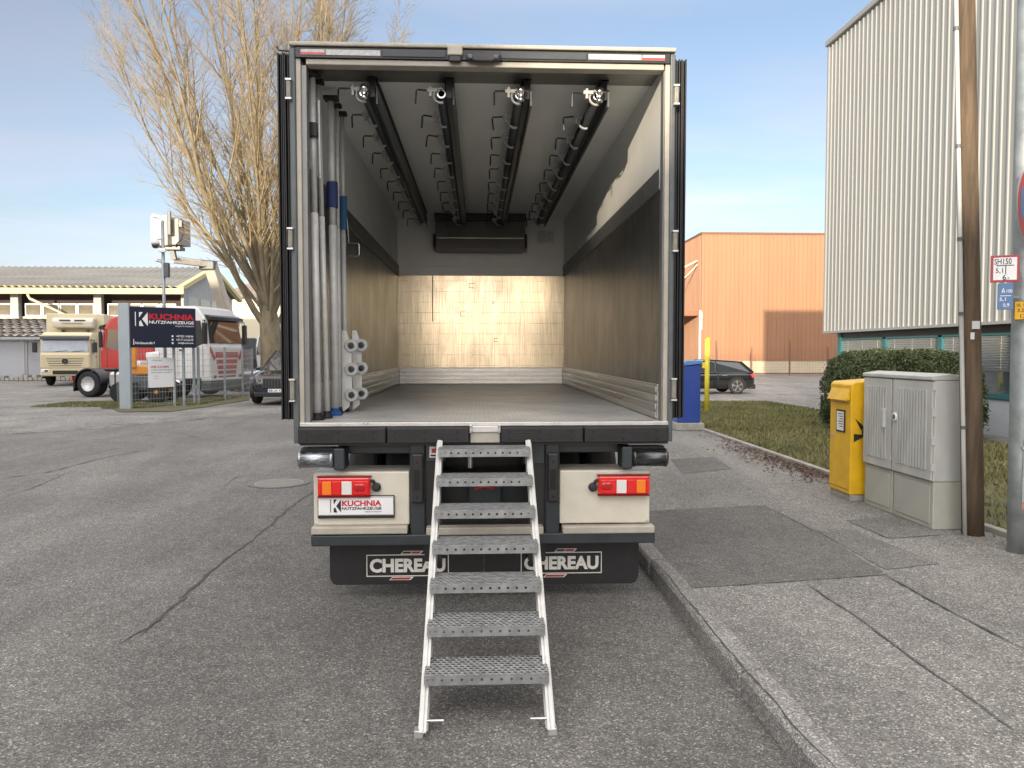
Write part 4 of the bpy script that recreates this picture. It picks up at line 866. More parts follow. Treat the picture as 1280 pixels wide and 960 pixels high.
# ------------------------------------------------------------------ step ladder
AX = .037; hw = .305
ld = thing('step_ladder', (AX, 3.43, 0), 'galvanised steel ladder with seven perforated treads hooked below the open truck body', 'ladder')
ptop = V3(0, 5.06, 1.13); pbot = V3(0, 3.40, .0)
dirv = (pbot-ptop).normalized(); nv = V3(0, -dirv.z, dirv.y); nv = nv if nv.z > 0 else -nv
for s in (-1, 1):
    xo = AX+s*hw
    k = MB(); a = V3(xo, ptop.y, ptop.z); b = V3(xo, pbot.y, pbot.z)
    k.beam(a+nv*.0, b+nv*.0, .008, .075, nv); k.beam(a+nv*.036+V3(-s*.006, 0, 0), b+nv*.036+V3(-s*.006, 0, 0), .014, .008, nv); k.beam(a+nv*.036+V3(-s*.024, 0, 0), b+nv*.036+V3(-s*.024, 0, 0), .010, .008, nv); k.beam(a+nv*.031+V3(-s*.0155, 0, 0), b+nv*.031+V3(-s*.0155, 0, 0), .028, .003, nv); k.beam(a-nv*.034+V3(-s*.0145, 0, 0), b-nv*.034+V3(-s*.0145, 0, 0), .036, .006, nv)
    k.beam(a+nv*.018+V3(s*.006, 0, 0), b+nv*.018+V3(s*.006, 0, 0), .006, .010, nv); k.beam(a-nv*.014+V3(s*.006, 0, 0), b-nv*.014+V3(s*.006, 0, 0), .006, .010, nv)
    mid = a+(b-a)*.20
    k.beam(a+nv*.041+V3(-s*.008, 0, 0), mid+nv*.041+V3(-s*.008, 0, 0), .020, .006, nv)
    r_ = k.build('side_rail', M['aluw'], ld)
    MB().tube([(xo-s*.005, 3.44, .055), (xo-s*.105, 3.44, .055)], .0075, 10).build('foot_pin', M['chrome'], r_)
    MB().box(xo-.026, xo+.014, 3.385, 3.435, .0, .035).build('end_cap', M['alu'], r_, bevel=.003)
    MB().box(xo-.02, xo+.02, 5.04, 5.19, 1.08, 1.115).build('hook', M['dark'], r_)
tfirst = None
for k_ in range(7):
    yb_ = 3.76+.217*k_; z = .222+.151*k_; x0, x1 = AX-hw+.008, AX+hw-.008; dp = .215
    if tfirst is None:
        k = MB(); k.cur = 0
        k.box(x0, x1, yb_-dp, yb_, z-.003, z)
        t_ = k.build('tread', M['tread'], ld)
        lip = MB(); n = 10; xs = np.linspace(x0+.085, x1-.085, n); hr = .0065; zc = z-.024
        yy = yb_-dp
        # lip with real round holes: strips around each hole
        edges = [x0]+[(xs[i]+xs[i+1])/2 for i in range(n-1)]+[x1]
        for i in range(n):
            a0, a1 = edges[i], edges[i+1]; cxh = xs[i]; m_ = 12; vs = []; fs = []
            zt, zb = z, z-.046
            for q in range(m_):
                an = 2*PI*(q+.5)/m_; ca, sa = math.cos(an), math.sin(an)
                vs.append((cxh+ca*hr, yy, zc+sa*hr))
            outer = []
            for q in range(m_):
                an = 2*PI*(q+.5)/m_; ca, sa = math.cos(an), math.sin(an)
                tx = ((a1-cxh) if ca > 0 else (cxh-a0))/max(1e-6, abs(ca)); tz = ((zt-zc) if sa > 0 else (zc-zb))/max(1e-6, abs(sa)); tt = min(tx, tz)
                if tx < tz: outer.append((a1 if ca > 0 else a0, yy, zc+sa*tt))
                else: outer.append((cxh+ca*tt, yy, zt if sa > 0 else zb))
            vs += outer
            for q in range(m_): fs.append((q, m_+q, m_+(q+1) % m_, (q+1) % m_))
            # corner fill
            vs += [(a0, yy, zb), (a1, yy, zb), (a1, yy, zt), (a0, yy, zt)]
            for ci, (cxx, czz) in enumerate(((a0, zb), (a1, zb), (a1, zt), (a0, zt))):
                for q in range(m_):
                    p1, p2 = outer[q], outer[(q+1) % m_]
                    on1 = abs(p1[0]-cxx) < 1e-7; on2 = abs(p2[0]-cxx) < 1e-7; oz1 = abs(p1[2]-czz) < 1e-7; oz2 = abs(p2[2]-czz) < 1e-7
                    if (on1 and oz2) or (oz1 and on2): fs.append((m_+q, 2*m_+ci, m_+(q+1) % m_))
            lip.add(vs, fs)
        lip.box(x0, x1, yy-.0005, yy+.02, z-.049, z-.046)
        l_ = lip.build('front_lip', mat('worn zinc', (.36, .37, .37), .5, .35, col2=(.20, .205, .205), vscale=16), t_)
        bk = MB().box(x0, x1, yb_-.003, yb_, z-.045, z-.0035).box(x0, x0+.003, yy+.003, yb_-.004, z-.045, z-.004).box(x1-.003, x1, yy+.003, yb_-.004, z-.045, z-.004).build('tread_flange', M['zinc'], t_)
        rv = MB()
        for xx in (x0+.016, x0+.042, x1-.016, x1-.042): rv.lathe((xx, yy, z-.020), (0, -1, 0), [(0, .006), (.003, .005)], 10)
        r2 = rv.build('rivet', M['chrome'], t_)
        tfirst = t_
    else:
        c_ = tfirst.copy(); COL.objects.link(c_); c_.parent = ld; c_.location = tfirst.location+V3(0, .217*k_, .151*k_)
        for ch in list(tfirst.children): d_ = ch.copy(); COL.objects.link(d_); d_.parent = c_

# ------------------------------------------------------------------ stowed load bars in the left rear corner
def cargo_bar(px0, py0, px1, py1, Y, r, label, kind):
    a = PY(px1, py1, Y); xx = a.x; b = PY(px0, py0, Y)
    z0 = ZF+.002; z1 = b.z; bx = b.x
    t = thing('load_bar', (xx, Y, z0), label, 'load bar', 'aluminium load bars standing in the left rear corner')
    def at(f): return V3(xx+(bx-xx)*f, Y, z0+(z1-z0)*f)
    MB().tube([at(.012), at(.60)], r, 14).build('outer_tube', M['aluw'], t, smooth='x')
    MB().tube([at(.598), at(.985)], r*.82, 14).build('inner_tube', M['aluw'], t, smooth='x')
    MB().lathe(at(0), (0, 0, 1), [(0, r*1.9), (.012, r*1.9), (.03, r*1.2), (.05, r*1.15)], 16).build('foot', M['black'] if kind != 2 else M['blue2'], t)
    q = at(1); MB().box(q.x-r*1.7, q.x+r*1.9, Y-r*1.6, Y+r*1.6, q.z-.03, q.z).build('head_pad', M['black'], t, bevel=.006)
    if kind == 1:
        q = at(.835); k = MB().box(q.x-.03, q.x+.035, Y-.045, Y+.03, q.z-.05, q.z+.05); k.build('ratchet', M['blackp'], t, bevel=.008)
        MB().tube([(q.x+.045, Y-.03, q.z+.20), (q.x+.05, Y-.035, q.z-.33)], .010, 8).build('lever', M['alu'], t)
    if kind == 2:
        q = at(.69); MB().tube([at(.655), at(.735)], r*1.45, 12).build('sleeve', mat('blue sleeve', (.02, .035, .14), .6), t)
    if kind == 3:
        MB().tube([at(.61), at(.72)], r*1.6, 12).build('sleeve', mat('teal blue sleeve', (.02, .10, .22), .6), t)
    return t
cargo_bar(390.5, 91, 397, 520, 5.36, .026, 'frontmost load bar with a black ratchet clamp, nearest the rear frame', 1)
cargo_bar(397.5, 100, 409, 517, 5.50, .021, 'thin plain load bar directly right of the one with the ratchet', 0)
cargo_bar(413.5, 121, 419, 514, 5.76, .029, 'thick load bar with a dark blue sleeve and a blue foot', 2)
cargo_bar(421, 130, 424, 509, 5.90, .018, 'slim load bar half hidden behind the dark blue sleeve', 0)
cargo_bar(427.5, 140, 431.5, 505, 6.14, .020, 'innermost load bar with the lighter blue sleeve', 3)
# roller plates
Yr = 5.98
rp_ = thing('roller_rail', (PY(430, 500, Yr).x, Yr, ZF), 'upright aluminium roller rail with grey wheels leaning beside the load bars', 'roller rail')
for j, (xo, yo) in enumerate(((0, 0), (.045, .22))):
    p0 = PY(427+0*j, 413, Yr); xx = p0.x+xo; Yq = Yr+yo
    zt = PY(430, 413, Yq).z; zb = PY(430, 512, Yq).z
    MB().prism([(xx, Yq, ZF+.004), (xx+.055, Yq, ZF+.05), (xx+.075, Yq, ZF+.2), (xx+.075, Yq, zt-.12), (xx+.035, Yq, zt), (xx, Yq, zt)], (0, .006, 0)).build('side_plate', M['aluw'], rp_)
    k = MB()
    for zz in (zt-.12, (zt+ZF)/2+.02, ZF+.14):
        wl = MB().lathe((xx+.075, Yq+.012, zz), (0, -1, 0), [(-.0, .02), (0, .048), (.012, .052), (.026, .052), (.036, .046), (.036, .028), (.02, .030)], 24).build('roller', mat('grey roller', (.50, .51, .50), .5), rp_)
        MB().lathe((xx+.075, Yq-.025, zz), (0, -1, 0), [(0, .021), (.006, .018), (.007, .008), (.014, .009)], 16).build('hub', M['blackp'], wl)
        MB().lathe((xx+.03, Yq, zz), (0, -1, 0), [(0, .010), (.006, .008)], 10).build('bolt', M['chrome'], rp_)
k = MB(); a = PY(422, 304, 6.3); b = PY(449, 320, 6.3)
k.tube([(a.x, 6.3, a.z), (b.x-.01, 6.3, a.z), (b.x, 6.3, a.z-.012), (b.x, 6.3, b.z+.012), (b.x-.01, 6.3, b.z), (a.x, 6.3, b.z)], .004, 6); c = PY(433, 262, 6.3); k.tube([(c.x, 6.3, c.z), (PY(436, 304, 6.3).x, 6.3, a.z)], .003, 6)
k.build('wire_handle', M['chrome'], rp_)

# ================================================================== STREET FURNITURE, RIGHT
# yellow letter box: front towards the road (-X)
mx0, my0, my1 = 4.04, 8.06, 8.55
mb_ = thing('letter_box', (mx0+.2, 8.26, WZ), 'yellow post box on a low concrete foot beside the grey cabinets', 'post box')
zt_ = WZ+1.30
box('foot', M['concrete'], mb_, mx0+.015, mx0+.42, my0+.01, my1-.01, WZ, WZ+.07, bevel=.006)
MB().prism([(mx0, my0, WZ+.072), (mx0+.43, my0, WZ+.072), (mx0+.43, my0, zt_+.03), (mx0+.03, my0, zt_), (mx0, my0, zt_-.03)], (0, my1-my0, 0)).build('body', M['yellow'], mb_, bevel=.012)
MB().prism([(mx0-.001, my0+.03, zt_-.07), (mx0-.055, my0+.03, zt_-.20), (mx0-.045, my0+.03, zt_-.205), (mx0-.001, my0+.03, zt_-.19)], (0, my1-my0-.06, 0)).build('slot_flap', M['yellow'], mb_, bevel=.004)
fr_ = box('timetable_frame', M['blackp'], mb_, mx0-.010, mx0-.0005, my0+.12, my0+.32, zt_-.56, zt_-.31, bevel=.003)
box('timetable', M['lwhite'], fr_, mx0-.0125, mx0-.0105, my0+.14, my0+.30, zt_-.54, zt_-.33)
k = MB(); 
for i in range(6): k.box(mx0-.0140, mx0-.0128, my0+.155, my0+.27-.02*(i % 3), zt_-.36-i*.028, zt_-.352-i*.028)
k.build('timetable_print', M['lblack'], fr_)
k = MB().box(mx0-.003, mx0-.0005, my0+.03, my1-.03, zt_-.232, zt_-.228).box(mx0-.003, mx0-.0005, my0+.03, my1-.03, WZ+.12, WZ+.124).build('door_gap', M['lblack'], mb_)
box('lock', M['alu'], mb_, mx0-.014, mx0-.0005, my1-.10, my1-.07, zt_-.62, zt_-.57, bevel=.003)
k = MB(); cx_, cz_ = mx0+.205, WZ+.76   # posthorn on the side panel
pts = [(cx_+.075*math.cos(a), my0-.004, cz_+.055*math.sin(a)) for a in np.linspace(0, 2*PI, 20)]
k.tube(pts, .010, 6); k.prism([(cx_-.06, my0-.006, cz_-.05), (cx_-.17, my0-.006, cz_-.11), (cx_-.17, my0-.006, cz_-.02), (cx_-.06, my0-.006, cz_-.03)], (0, .005, 0))
k.prism([(cx_-.16, my0-.006, cz_+.15), (cx_-.09, my0-.006, cz_+.02), (cx_-.05, my0-.006, cz_+.05)], (0, .005, 0)); k.build('horn_emblem', M['lblack'], mb_)

def cabinet(y0, y1, label, hd):
    x0, x1 = 4.135, 4.45; t = thing('cable_cabinet', ((x0+x1)/2, (y0+y1)/2, WZ), label, 'utility cabinet', 'grey cable cabinets in a row')
    zb, zt2 = WZ+.44, WZ+1.37
    b_ = box('base', M['cabbase'], t, x0+.02, x1-.01, y0+.006, y1-.006, WZ, zb, bevel=.01)
    box('base_cover', M['cabbase'], b_, x0+.012, x0+.0195, y0+.05, y1-.05, WZ+.05, zb-.04, bevel=.006)
    box('body', M['cabinet'], t, x0+.012, x1, y0+.002, y1-.002, zb+.002, zt2, bevel=.008)
    k = MB().box(x0-.008, x0+.0115, y0+.012, y1-.012, zb+.012, zt2-.01); n = int((y1-y0-.16)/.046)
    d = k.build('door', M['cabinet'], t, bevel=.006)
    k = MB(); st_ = (y1-y0-.16)/n
    for i in range(n): k.box(x0-.020, x0-.0085, y0+.08+i*st_, y0+.08+i*st_+st_*.55, zb+.10, zt2-.09)
    k.build('door_rib', M['cabinet'], d, bevel=.003)
    MB().prism([(x0-.02, y0-.004, zt2+.001), (x1+.012, y0-.004, zt2+.001), (x1+.012, y0-.004, zt2+.035), (x0+.15, y0-.004, zt2+.062), (x0-.02, y0-.004, zt2+.038)], (0, y1-y0+.008, 0)).build('roof', M['cabinet'], t, bevel=.008)
    for zz in (zb+.1, zb+.34, zb+.6, zb+.84): box('hinge', M['cabinet'], d, x0-.012, x0+.03, (y0-.004) if hd else (y0+.004), y0+.012, zz, zz+.07, bevel=.003)
    if hd: MB().lathe((x0-.016, y1-.075, zb+.55), (-1, 0, 0), [(0, .042), (.012, .042), (.016, .036)], 22).build('lock_cover', M['lwhite'], d); MB().lathe((x0-.0325, y1-.075, zb+.55), (-1, 0, 0), [(0, .026), (.002, .024)], 16).build('lock_core', M['fr'], d)
    else: box('handle', M['cabinet'], d, x0-.05, x0-.0165, y0+.07, y0+.125, zb+.42, zb+.62, bevel=.012)
    return t
cabinet(6.72, 7.40, 'larger grey cable cabinet with a round lock, nearest the wooden pole', True)
cabinet(7.41, 7.97, 'smaller grey cable cabinet with a bar handle, next to the yellow post box', False)

# wooden pole, conduit
wp = thing('wooden_pole', (4.42, 6.55, WZ), 'tall weathered wooden utility pole with a pale cable conduit', 'utility pole')
MB().tube([(4.42-.0*i, 6.55, WZ-.05) if i == 0 else (4.42-.034*i, 6.55, WZ+i*.8) for i in range(12)], [.090-.0015*i for i in range(12)], 22).build('pole', M['wood'], wp, smooth=True)
cx0 = 4.30
k = MB().tube([(4.312-.034*i*1.0, 6.50, WZ+i*.8) for i in range(12)], .018, 10); cd = k.build('conduit', M['cabinet'], wp, smooth=True)
for z in (.95, 1.95, 2.6, 3.4, 4.4): MB().lathe((4.312-.034*(z/.8), 6.50, WZ+z), (0, 0, 1), [(0, .025), (.03, .025)], 14).build('clip', M['fr'], cd)
xx = 4.42-.034*2.35
box('tag_plate', M['lwhite'], wp, xx-.045, xx+.025, 6.448, 6.452, WZ+1.83, WZ+1.90); box('tag_plate', M['lwhite'], wp, xx-.055, xx-.02, 6.450, 6.455, WZ+1.74, WZ+1.80)
# lamp post
px_, py_ = 4.40, 5.95
lpz = thing('lamp_post', (px_, py_, WZ), 'thick galvanised lamp post at the right edge carrying the small signs', 'lamp post')
MB().tube([(px_-.008*i, py_, WZ-.05+i*.8) for i in range(12)], [.083-.0015*i for i in range(12)], 28).build('pole', M['gal'], lpz, smooth=True)
vd = Vector((px_, py_, 0)).normalized(); sd_ = Vector((vd.y, -vd.x, 0))
def on_post(name, m, du, z0, z1, w, t=.006, off=.095, twist=0, parent=lpz):
    """small plate facing back along the street side, du sideways from the post axis"""
    n_ = -(Matrix.Rotation(twist, 3, 'Z') @ vd); u_ = Vector((-n_.y, n_.x, 0)); c = Vector((px_, py_, (z0+z1)/2))+n_*off+u_*du
    return MB().obox(c, u_*w/2, n_*t/2, V3(0, 0, (z1-z0)/2)), c, u_, n_
k, c, u_, n_ = on_post('', None, .025, WZ+.42, WZ+.93, .09, .012, .086, R(20)); k.build('service_hatch', M['gal'], lpz, bevel=.004)
k = MB().lathe(c-u_*.052+V3(0, 0, .19)+n_*.01, n_, [(0, .012), (.02, .010)], 12); k.build('hatch_bolt', M['chrome'], lpz)
k, c, u_, n_ = on_post('', None, 0, 0, 0, 0); c = Vector((px_, py_, WZ+.40))+n_*.084+u_*.035
k = MB(); k.add(*text_geo('K', .035, .06, c, u_, V3(0, 0, 1), .003, .01)); k.build('spray_mark', mat('faded orange spray', (.7, .30, .18), .8), lpz)
def street_sign(name, pxa, pxb, ya, yb, D, label, mb_face, mb_rim, lines, txtm, twist=0., rim=.012, group='small utility plates clamped to the lamp post'):
    n_ = -(Matrix.Rotation(twist, 3, 'Z') @ vd); u_ = Vector((-n_.y, n_.x, 0))
    a = PY(pxa, ya, D); b = PY(pxb, yb, D); c = (a+b)/2; w_ = abs((b-a).dot(u_)); h_ = a.z-b.z
    t = thing(name, c, label, 'sign', group)
    MB().obox(c, u_*w_/2, n_*.008, V3(0, 0, h_/2)).build('rim', mb_rim, t, bevel=.004)
    MB().obox(c+n_*.009, u_*(w_/2-rim), n_*.002, V3(0, 0, h_/2-rim)).build('face', mb_face, t)
    for body, fw, fh, fx, fz in lines:
        k = MB(); 
        if body == '|-': k.obox(c+n_*.0122+u_*fx*w_+V3(0, 0, fz*h_), u_*fw*w_/2, n_*.0006, V3(0, 0, fh*h_/2)); k.build('rule', txtm, t)
        else: k.add(*text_geo(body, w_*fw, h_*fh, c+u_*fx*w_+V3(0, 0, fz*h_), u_, V3(0, 0, 1), .0125, .008)); k.build('lettering', txtm, t)
    MB().beam(c-n_*.01-V3(0, 0, 0), c-n_*.012+(Vector((px_, py_, c.z))-c)*.7, .02, .02).build('clamp', M['alu'], t)
    return t
street_sign('hydrant_sign', 1240, 1272, 319, 353, 5.82, 'white hydrant plate with a thick red rim reading SH150', M['lwhite'], mat('sign red', (.42, .07, .08), .6), [('SH150', .60, .22, -.08, .27), ('|-', .62, .03, 0, .12), ('|-', .03, .32, .02, -.05), ('5,1', .26, .2, -.2, -.08), ('6', .12, .2, -.02, -.32), (',2', .10, .09, .1, -.36)], M['lblack'], R(12), rim=.018)
street_sign('valve_sign', 1248, 1265, 354, 387, 5.82, 'blue plate with white figures right below the red rimmed one', mat('sign blue', (.10, .20, .38), .5), MATS['sign blue'], [('A', .24, .2, -.15, .22), ('100', .36, .13, .24, .2), ('|-', .7, .025, 0, .02), ('5,1', .4, .15, -.18, -.12), ('0,9', .4, .15, .05, -.34)], M['lwhite'], R(12), rim=.002)
street_sign('gas_sign', 1267, 1292, 376, 400, 5.80, 'yellow plate with black figures lowest on the lamp post', mat('sign yellow', (.80, .45, .03), .5), mat('sign black rim', (.04, .03, .02), .5), [('HL 100', .62, .18, -.05, .28), ('3,50', .55, .2, -.05, 0), ('12', .3, .2, 0, -.3)], M['lblack'], R(-5), rim=.005)
c = PY(1286, 257, 5.75); n_ = Vector((.62, -.78, 0)).normalized(); u_ = Vector((-n_.y, n_.x, 0))
ns = thing('no_stopping_sign', c, 'round red and blue road sign seen edge-on beside the lamp post', 'road sign')
MB().lathe(c, n_, [(-.004, .285), (.002, .29), (.004, .285)], 48).build('disc', mat('sign back', (.45, .46, .46), .5, .5), ns)
MB().lathe(c+n_*.0045, n_, [(0, .278), (.002, .278)], 48).build('red_face', MATS['sign red'], ns)
k = MB()
for q in range(4):
    pts = [Vector((.225*math.cos(a), .225*math.sin(a), 0)) for a in np.linspace(R(45)+q*PI/2-R(37), R(45)+q*PI/2+R(37), 10)]
    m0 = Vector((math.cos(R(45)+q*PI/2), math.sin(R(45)+q*PI/2), 0))*.045; pts.append(m0)
    qd = Matrix.Rotation(R(45), 3, 'Z'); pts = [qd @ p for p in pts]; flat_poly(k, [(p.x, p.y) for p in pts], c, u_, V3(0, 0, 1), .0072)
k.build('blue_field', MATS['sign blue'], ns)
for z in (.17, -.17): MB().beam(c-n_*.01+V3(0, 0, z), Vector((px_-.03, py_, c.z+z)), .02, .02).build('clamp', M['alu'], ns)

# blue box, yellow post
a = PY(850, 533, 15.6); 
bbx = thing('blue_bin', (4.35, 15.8, WZ), 'narrow blue metal box with a sloping lid on a concrete foot', 'metal box')
x0, x1 = 4.12, 4.60
box('foot', M['concrete'], bbx, x0-.05, x1+.08, 15.5, 16.05, WZ, WZ+.16, bevel=.02)
MB().prism([(x0, 15.55, WZ+.161), (x1, 15.55, WZ+.161), (x1, 15.55, WZ+1.38), (x0, 15.55, WZ+1.33)], (0, .42, 0)).build('body', M['blue'], bbx, bevel=.015)
MB().prism([(x0-.02, 15.52, WZ+1.332), (x1+.01, 15.52, WZ+1.385), (x1+.01, 15.52, WZ+1.45), (x0+.2, 15.52, WZ+1.45), (x0-.02, 15.52, WZ+1.36)], (0, .48, 0)).build('lid', mat('light blue lid', (.10, .25, .50), .4), bbx, bevel=.01)
yp = thing('marker_post', (6.15, 20.2, WZ), 'slender yellow marker post standing on the lawn edge', 'post')
MB().tube([(6.15, 20.2, WZ), (6.15, 20.2, WZ+1.98)], .065, 14).build('tube', M['ypost'], yp, smooth='x')
box('cap', mat('orange cap', (.75, .35, .05), .6), yp, 6.09, 6.21, 20.14, 20.26, WZ+1.98, WZ+2.02); box('hinge_lug', M['ypost'], yp, 6.02, 6.09, 20.17, 20.23, WZ+1.2, WZ+1.36)

# hedge
def hedge():
    t = thing('hedge', (8.6, 15.2, WZ), 'rounded clipped evergreen hedge in front of the grey hall windows', 'hedge')
    cx, cy, rx, ry, h = 8.25, 14.6, 1.2, 1.7, 1.66
    k = MB(); vs = []; fs = []
    n = 46000
    th = rng.uniform(0, 2*PI, n); ph = np.arccos(rng.uniform(-.55, 1, n)); e = 2.6
    def sp(c, p): return np.sign(c)*np.abs(c)**p
    sx = sp(np.cos(th), .8)*sp(np.sin(ph), .62); sy = sp(np.sin(th), .8)*sp(np.sin(ph), .62); sz = sp(np.cos(ph), .62)
    rr = 1-np.abs(rng.normal(0, .05, n))+.035*np.sin(th*4+ph*5+1)+.03*np.sin(th*9-ph*7)+.02*np.sin(th*17+ph*13)+(rng.random(n) < .03)*rng.uniform(0, .06, n)
    X = cx+rx*sx*rr; Y = cy+ry*sy*rr; Z = WZ+h*.46+h*.54*sz*rr
    A = rng.normal(size=(n, 3)); A /= np.linalg.norm(A, axis=1)[:, None]; B = np.cross(A, rng.normal(size=(n, 3))); B /= np.linalg.norm(B, axis=1)[:, None]
    s = rng.uniform(.018, .036, n)[:, None]; P = np.stack([X, Y, Z], 1); ok = Z > WZ
    P = P[ok]; A = A[ok]; B = B[ok]; s = s[ok]; n = len(P)
    Vv = np.empty((n, 4, 3)); Vv[:, 0] = P-A*s; Vv[:, 1] = P+B*s*.5; Vv[:, 2] = P+A*s; Vv[:, 3] = P-B*s*.5
    k.v = [tuple(q) for q in Vv.reshape(-1, 3)]; k.f = [(4*i, 4*i+1, 4*i+2, 4*i+3) for i in range(n)]; k.mi = [0]*n
    k.build('foliage', M['leaf'], t)
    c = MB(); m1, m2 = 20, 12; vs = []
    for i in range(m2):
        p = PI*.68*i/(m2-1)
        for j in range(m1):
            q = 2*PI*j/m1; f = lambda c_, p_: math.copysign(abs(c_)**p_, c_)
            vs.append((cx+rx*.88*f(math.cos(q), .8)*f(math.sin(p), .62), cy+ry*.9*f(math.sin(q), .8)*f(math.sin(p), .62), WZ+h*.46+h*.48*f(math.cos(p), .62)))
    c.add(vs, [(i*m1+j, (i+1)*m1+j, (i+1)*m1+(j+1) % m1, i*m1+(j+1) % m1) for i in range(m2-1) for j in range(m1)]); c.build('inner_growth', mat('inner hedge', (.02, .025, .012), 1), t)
hedge()

# ================================================================== CARS
def loft(sections, closed_ends=True):
    """sections: lists of (x, y, z), same length; returns MB"""
    k = MB(); n = len(sections[0]); vs = [p for s_ in sections for p in s_]
    fs = [(i*n+j, i*n+j+1, (i+1)*n+j+1, (i+1)*n+j) for i in range(len(sections)-1) for j in range(n-1)]
    k.add(vs, fs); return k
def interp(tab, x):
    for (a, b), (c, d) in zip(tab[:-1], tab[1:]):
        if x <= c: return b+(d-b)*(x-a)/(c-a)
    return tab[-1][1]
def car(label, paint, loc, rz, Ln=4.4, W=1.8, Hh=1.44, suv=False, van=False, plate=None, rims=None, group=None):
    """heading +x, origin on the ground at the centre"""
    t = thing('car' if not van else 'van', loc, label, 'van' if van else 'car', group, local=True, rz=rz)
    hl = Ln/2; hw = W/2; gr = .20 if not suv else .26; belt = Hh*.62; r = .33 if not suv else .37
    if van: belt = Hh*.5; r = .34
    hood = Hh*(.66 if not suv else .70)
    top = [(-hl, belt*.92), (-hl+.08, belt*1.0), (-hl+.4, belt*1.02), (0, belt), (hl-1.25, belt*.98), (hl-.6, hood*.90 if not van else belt*.95), (hl-.12, hood*.76), (hl, hood*.55)]
    wid = [(-hl, .80), (-hl+.15, .93), (-hl+.5, 1), (hl-1.0, 1), (hl-.45, .95), (hl-.12, .82), (hl, .66)]
    secs = []
    for x in [-hl, -hl+.06, -hl+.2, -hl+.5, -hl+.9, -.5, 0, .5, hl-1.3, hl-1.0, hl-.6, hl-.3, hl-.12, hl-.03, hl]:
        tz = interp(top, x); w_ = hw*interp(wid, x); lo = gr+(.12 if abs(x) > hl-.1 else 0)
        half = [(0, lo), (w_*.85, lo), (w_*.97, lo+.08), (w_, lo+(tz-lo)*.45), (w_*.975, lo+(tz-lo)*.85), (w_*.90, tz-.015), (w_*.6, tz+.012), (0, tz+.025)]
        secs.append([(x, -y, z) for y, z in reversed(half)]+[(x, y, z) for y, z in half[1:]])
    k = loft(secs); n = len(secs[0]); k.f.append(tuple(range(n-1, -1, -1))); k.mi.append(0); k.f.append(tuple(range((len(secs)-1)*n, len(secs)*n))); k.mi.append(0)
    k.f = [tuple(reversed(f)) for f in k.f]
    body = k.build('body', paint, t, smooth=True, sub=1)
    # greenhouse
    if van: gx = [(-hl+.04, belt), (-hl+.10, Hh-.02), (hl-1.6, Hh), (hl-.75, belt*1.02)]
    elif suv: gx = [(-hl+.10, belt), (-hl+.50, Hh-.06), (.25, Hh), (hl-1.15, belt)]
    else: gx = [(-hl+.12, belt), (-hl+.62, Hh-.10), (-.1, Hh), (hl-1.15, belt)]
    (xa, _), (xb, zb_), (xc, zc_), (xd, _) = gx
    wb, wt = hw*.90, hw*.70
    if van: wt = hw*.84
    def gsec(x0, z0, w0): return (x0, w0, z0)
    P = {}
    for s in (-1, 1): P[s] = [V3(xa, s*wb*.95, belt-.01), V3(xb, s*wt*.96, zb_), V3(xc, s*wt, zc_), V3(xd, s*wb, belt-.01)]
    k = MB(); A = P[-1]; B = P[1]; mid = [V3((a.x+b.x)/2, 0, a.z+.03) for a, b in zip(A, B)]
    vs = A+B; k.add(vs, [(0, 1, 5, 4), (1, 2, 6, 5), (2, 3, 7, 6), (0, 3, 2, 1), (4, 5, 6, 7)])
    gh = k.build('windows', M['glass'], t, bevel=.04)
    k = MB(); 
    roof = [V3(a.x, a.y, a.z) for a in (P[-1][1], P[-1][2], P[1][2], P[1][1])]
    k.prism([V3(p.x+(-.06 if i in (0, 3) else .0), p.y*1.01, p.z-.01) for i, p in enumerate(roof)], (0, 0, .03)); k.build('roof', paint, t, bevel=.014)
    for s in (-1, 1):
        q = P[s]; k = MB(); o_ = V3(0, s*.006, .004)
        k.beam(q[3]+o_, q[2]+o_, .05, .06, (0, s, 0)); k.beam(q[0]+o_, q[1]+o_, .10 if not van else .16, .09, (0, s, 0)); k.beam(q[1]+o_, q[2]+o_, .04, .05, (0, s, 0))
        for fx in ((.52,) if not van else (.35, .68)): 
            xm = xa+(xd-xa)*fx; zt3 = interp([(p.x, p.z) for p in q], xm); k.beam(V3(xm, s*wb, belt)+o_, V3(xm-.03, s*(wt+.01), zt3)+o_, .05, .06, (0, s, 0))
        if van: k.prism([V3(xa+.02, s*(hw*.905), belt), V3(xb+.05, s*(wt+.006), zb_-.02), V3(xa+(xd-xa)*.35, s*(wt+.006), zc_-.02), V3(xa+(xd-xa)*.35, s*(hw*.905), belt)], (0, s*.012, 0))
        k.build('pillar', paint, t, bevel=.01)
        m_ = MB().obox(V3(xd-.25, s*(hw+.05), belt+.06), (.05, 0, 0), (0, .09, 0), (0, 0, .065)).build('mirror', paint, t, bevel=.03)
        for fx, nm in ((.52, 'door'), (.12, 'door')):
            xm = xa+(xd-xa)*(fx+.28); MB().box(xm-.1, xm+.1, s*(hw*.985), s*(hw*1.0+.012), belt-.13, belt-.10).build('door_handle', M['chrome'] if not suv else paint, t, bevel=.006)
            MB().box(xm+.30, xm+.306, s*(hw*.96), s*(hw+.0035), gr+.14, belt-.05).build('door_gap', M['lblack'], t)
        MB().beam((xa+.1, s*(wb+.012), belt+.012), (xd-.05, s*(wb+.012), belt+.012), .018, .014).build('window_trim', M['chrome'], t)
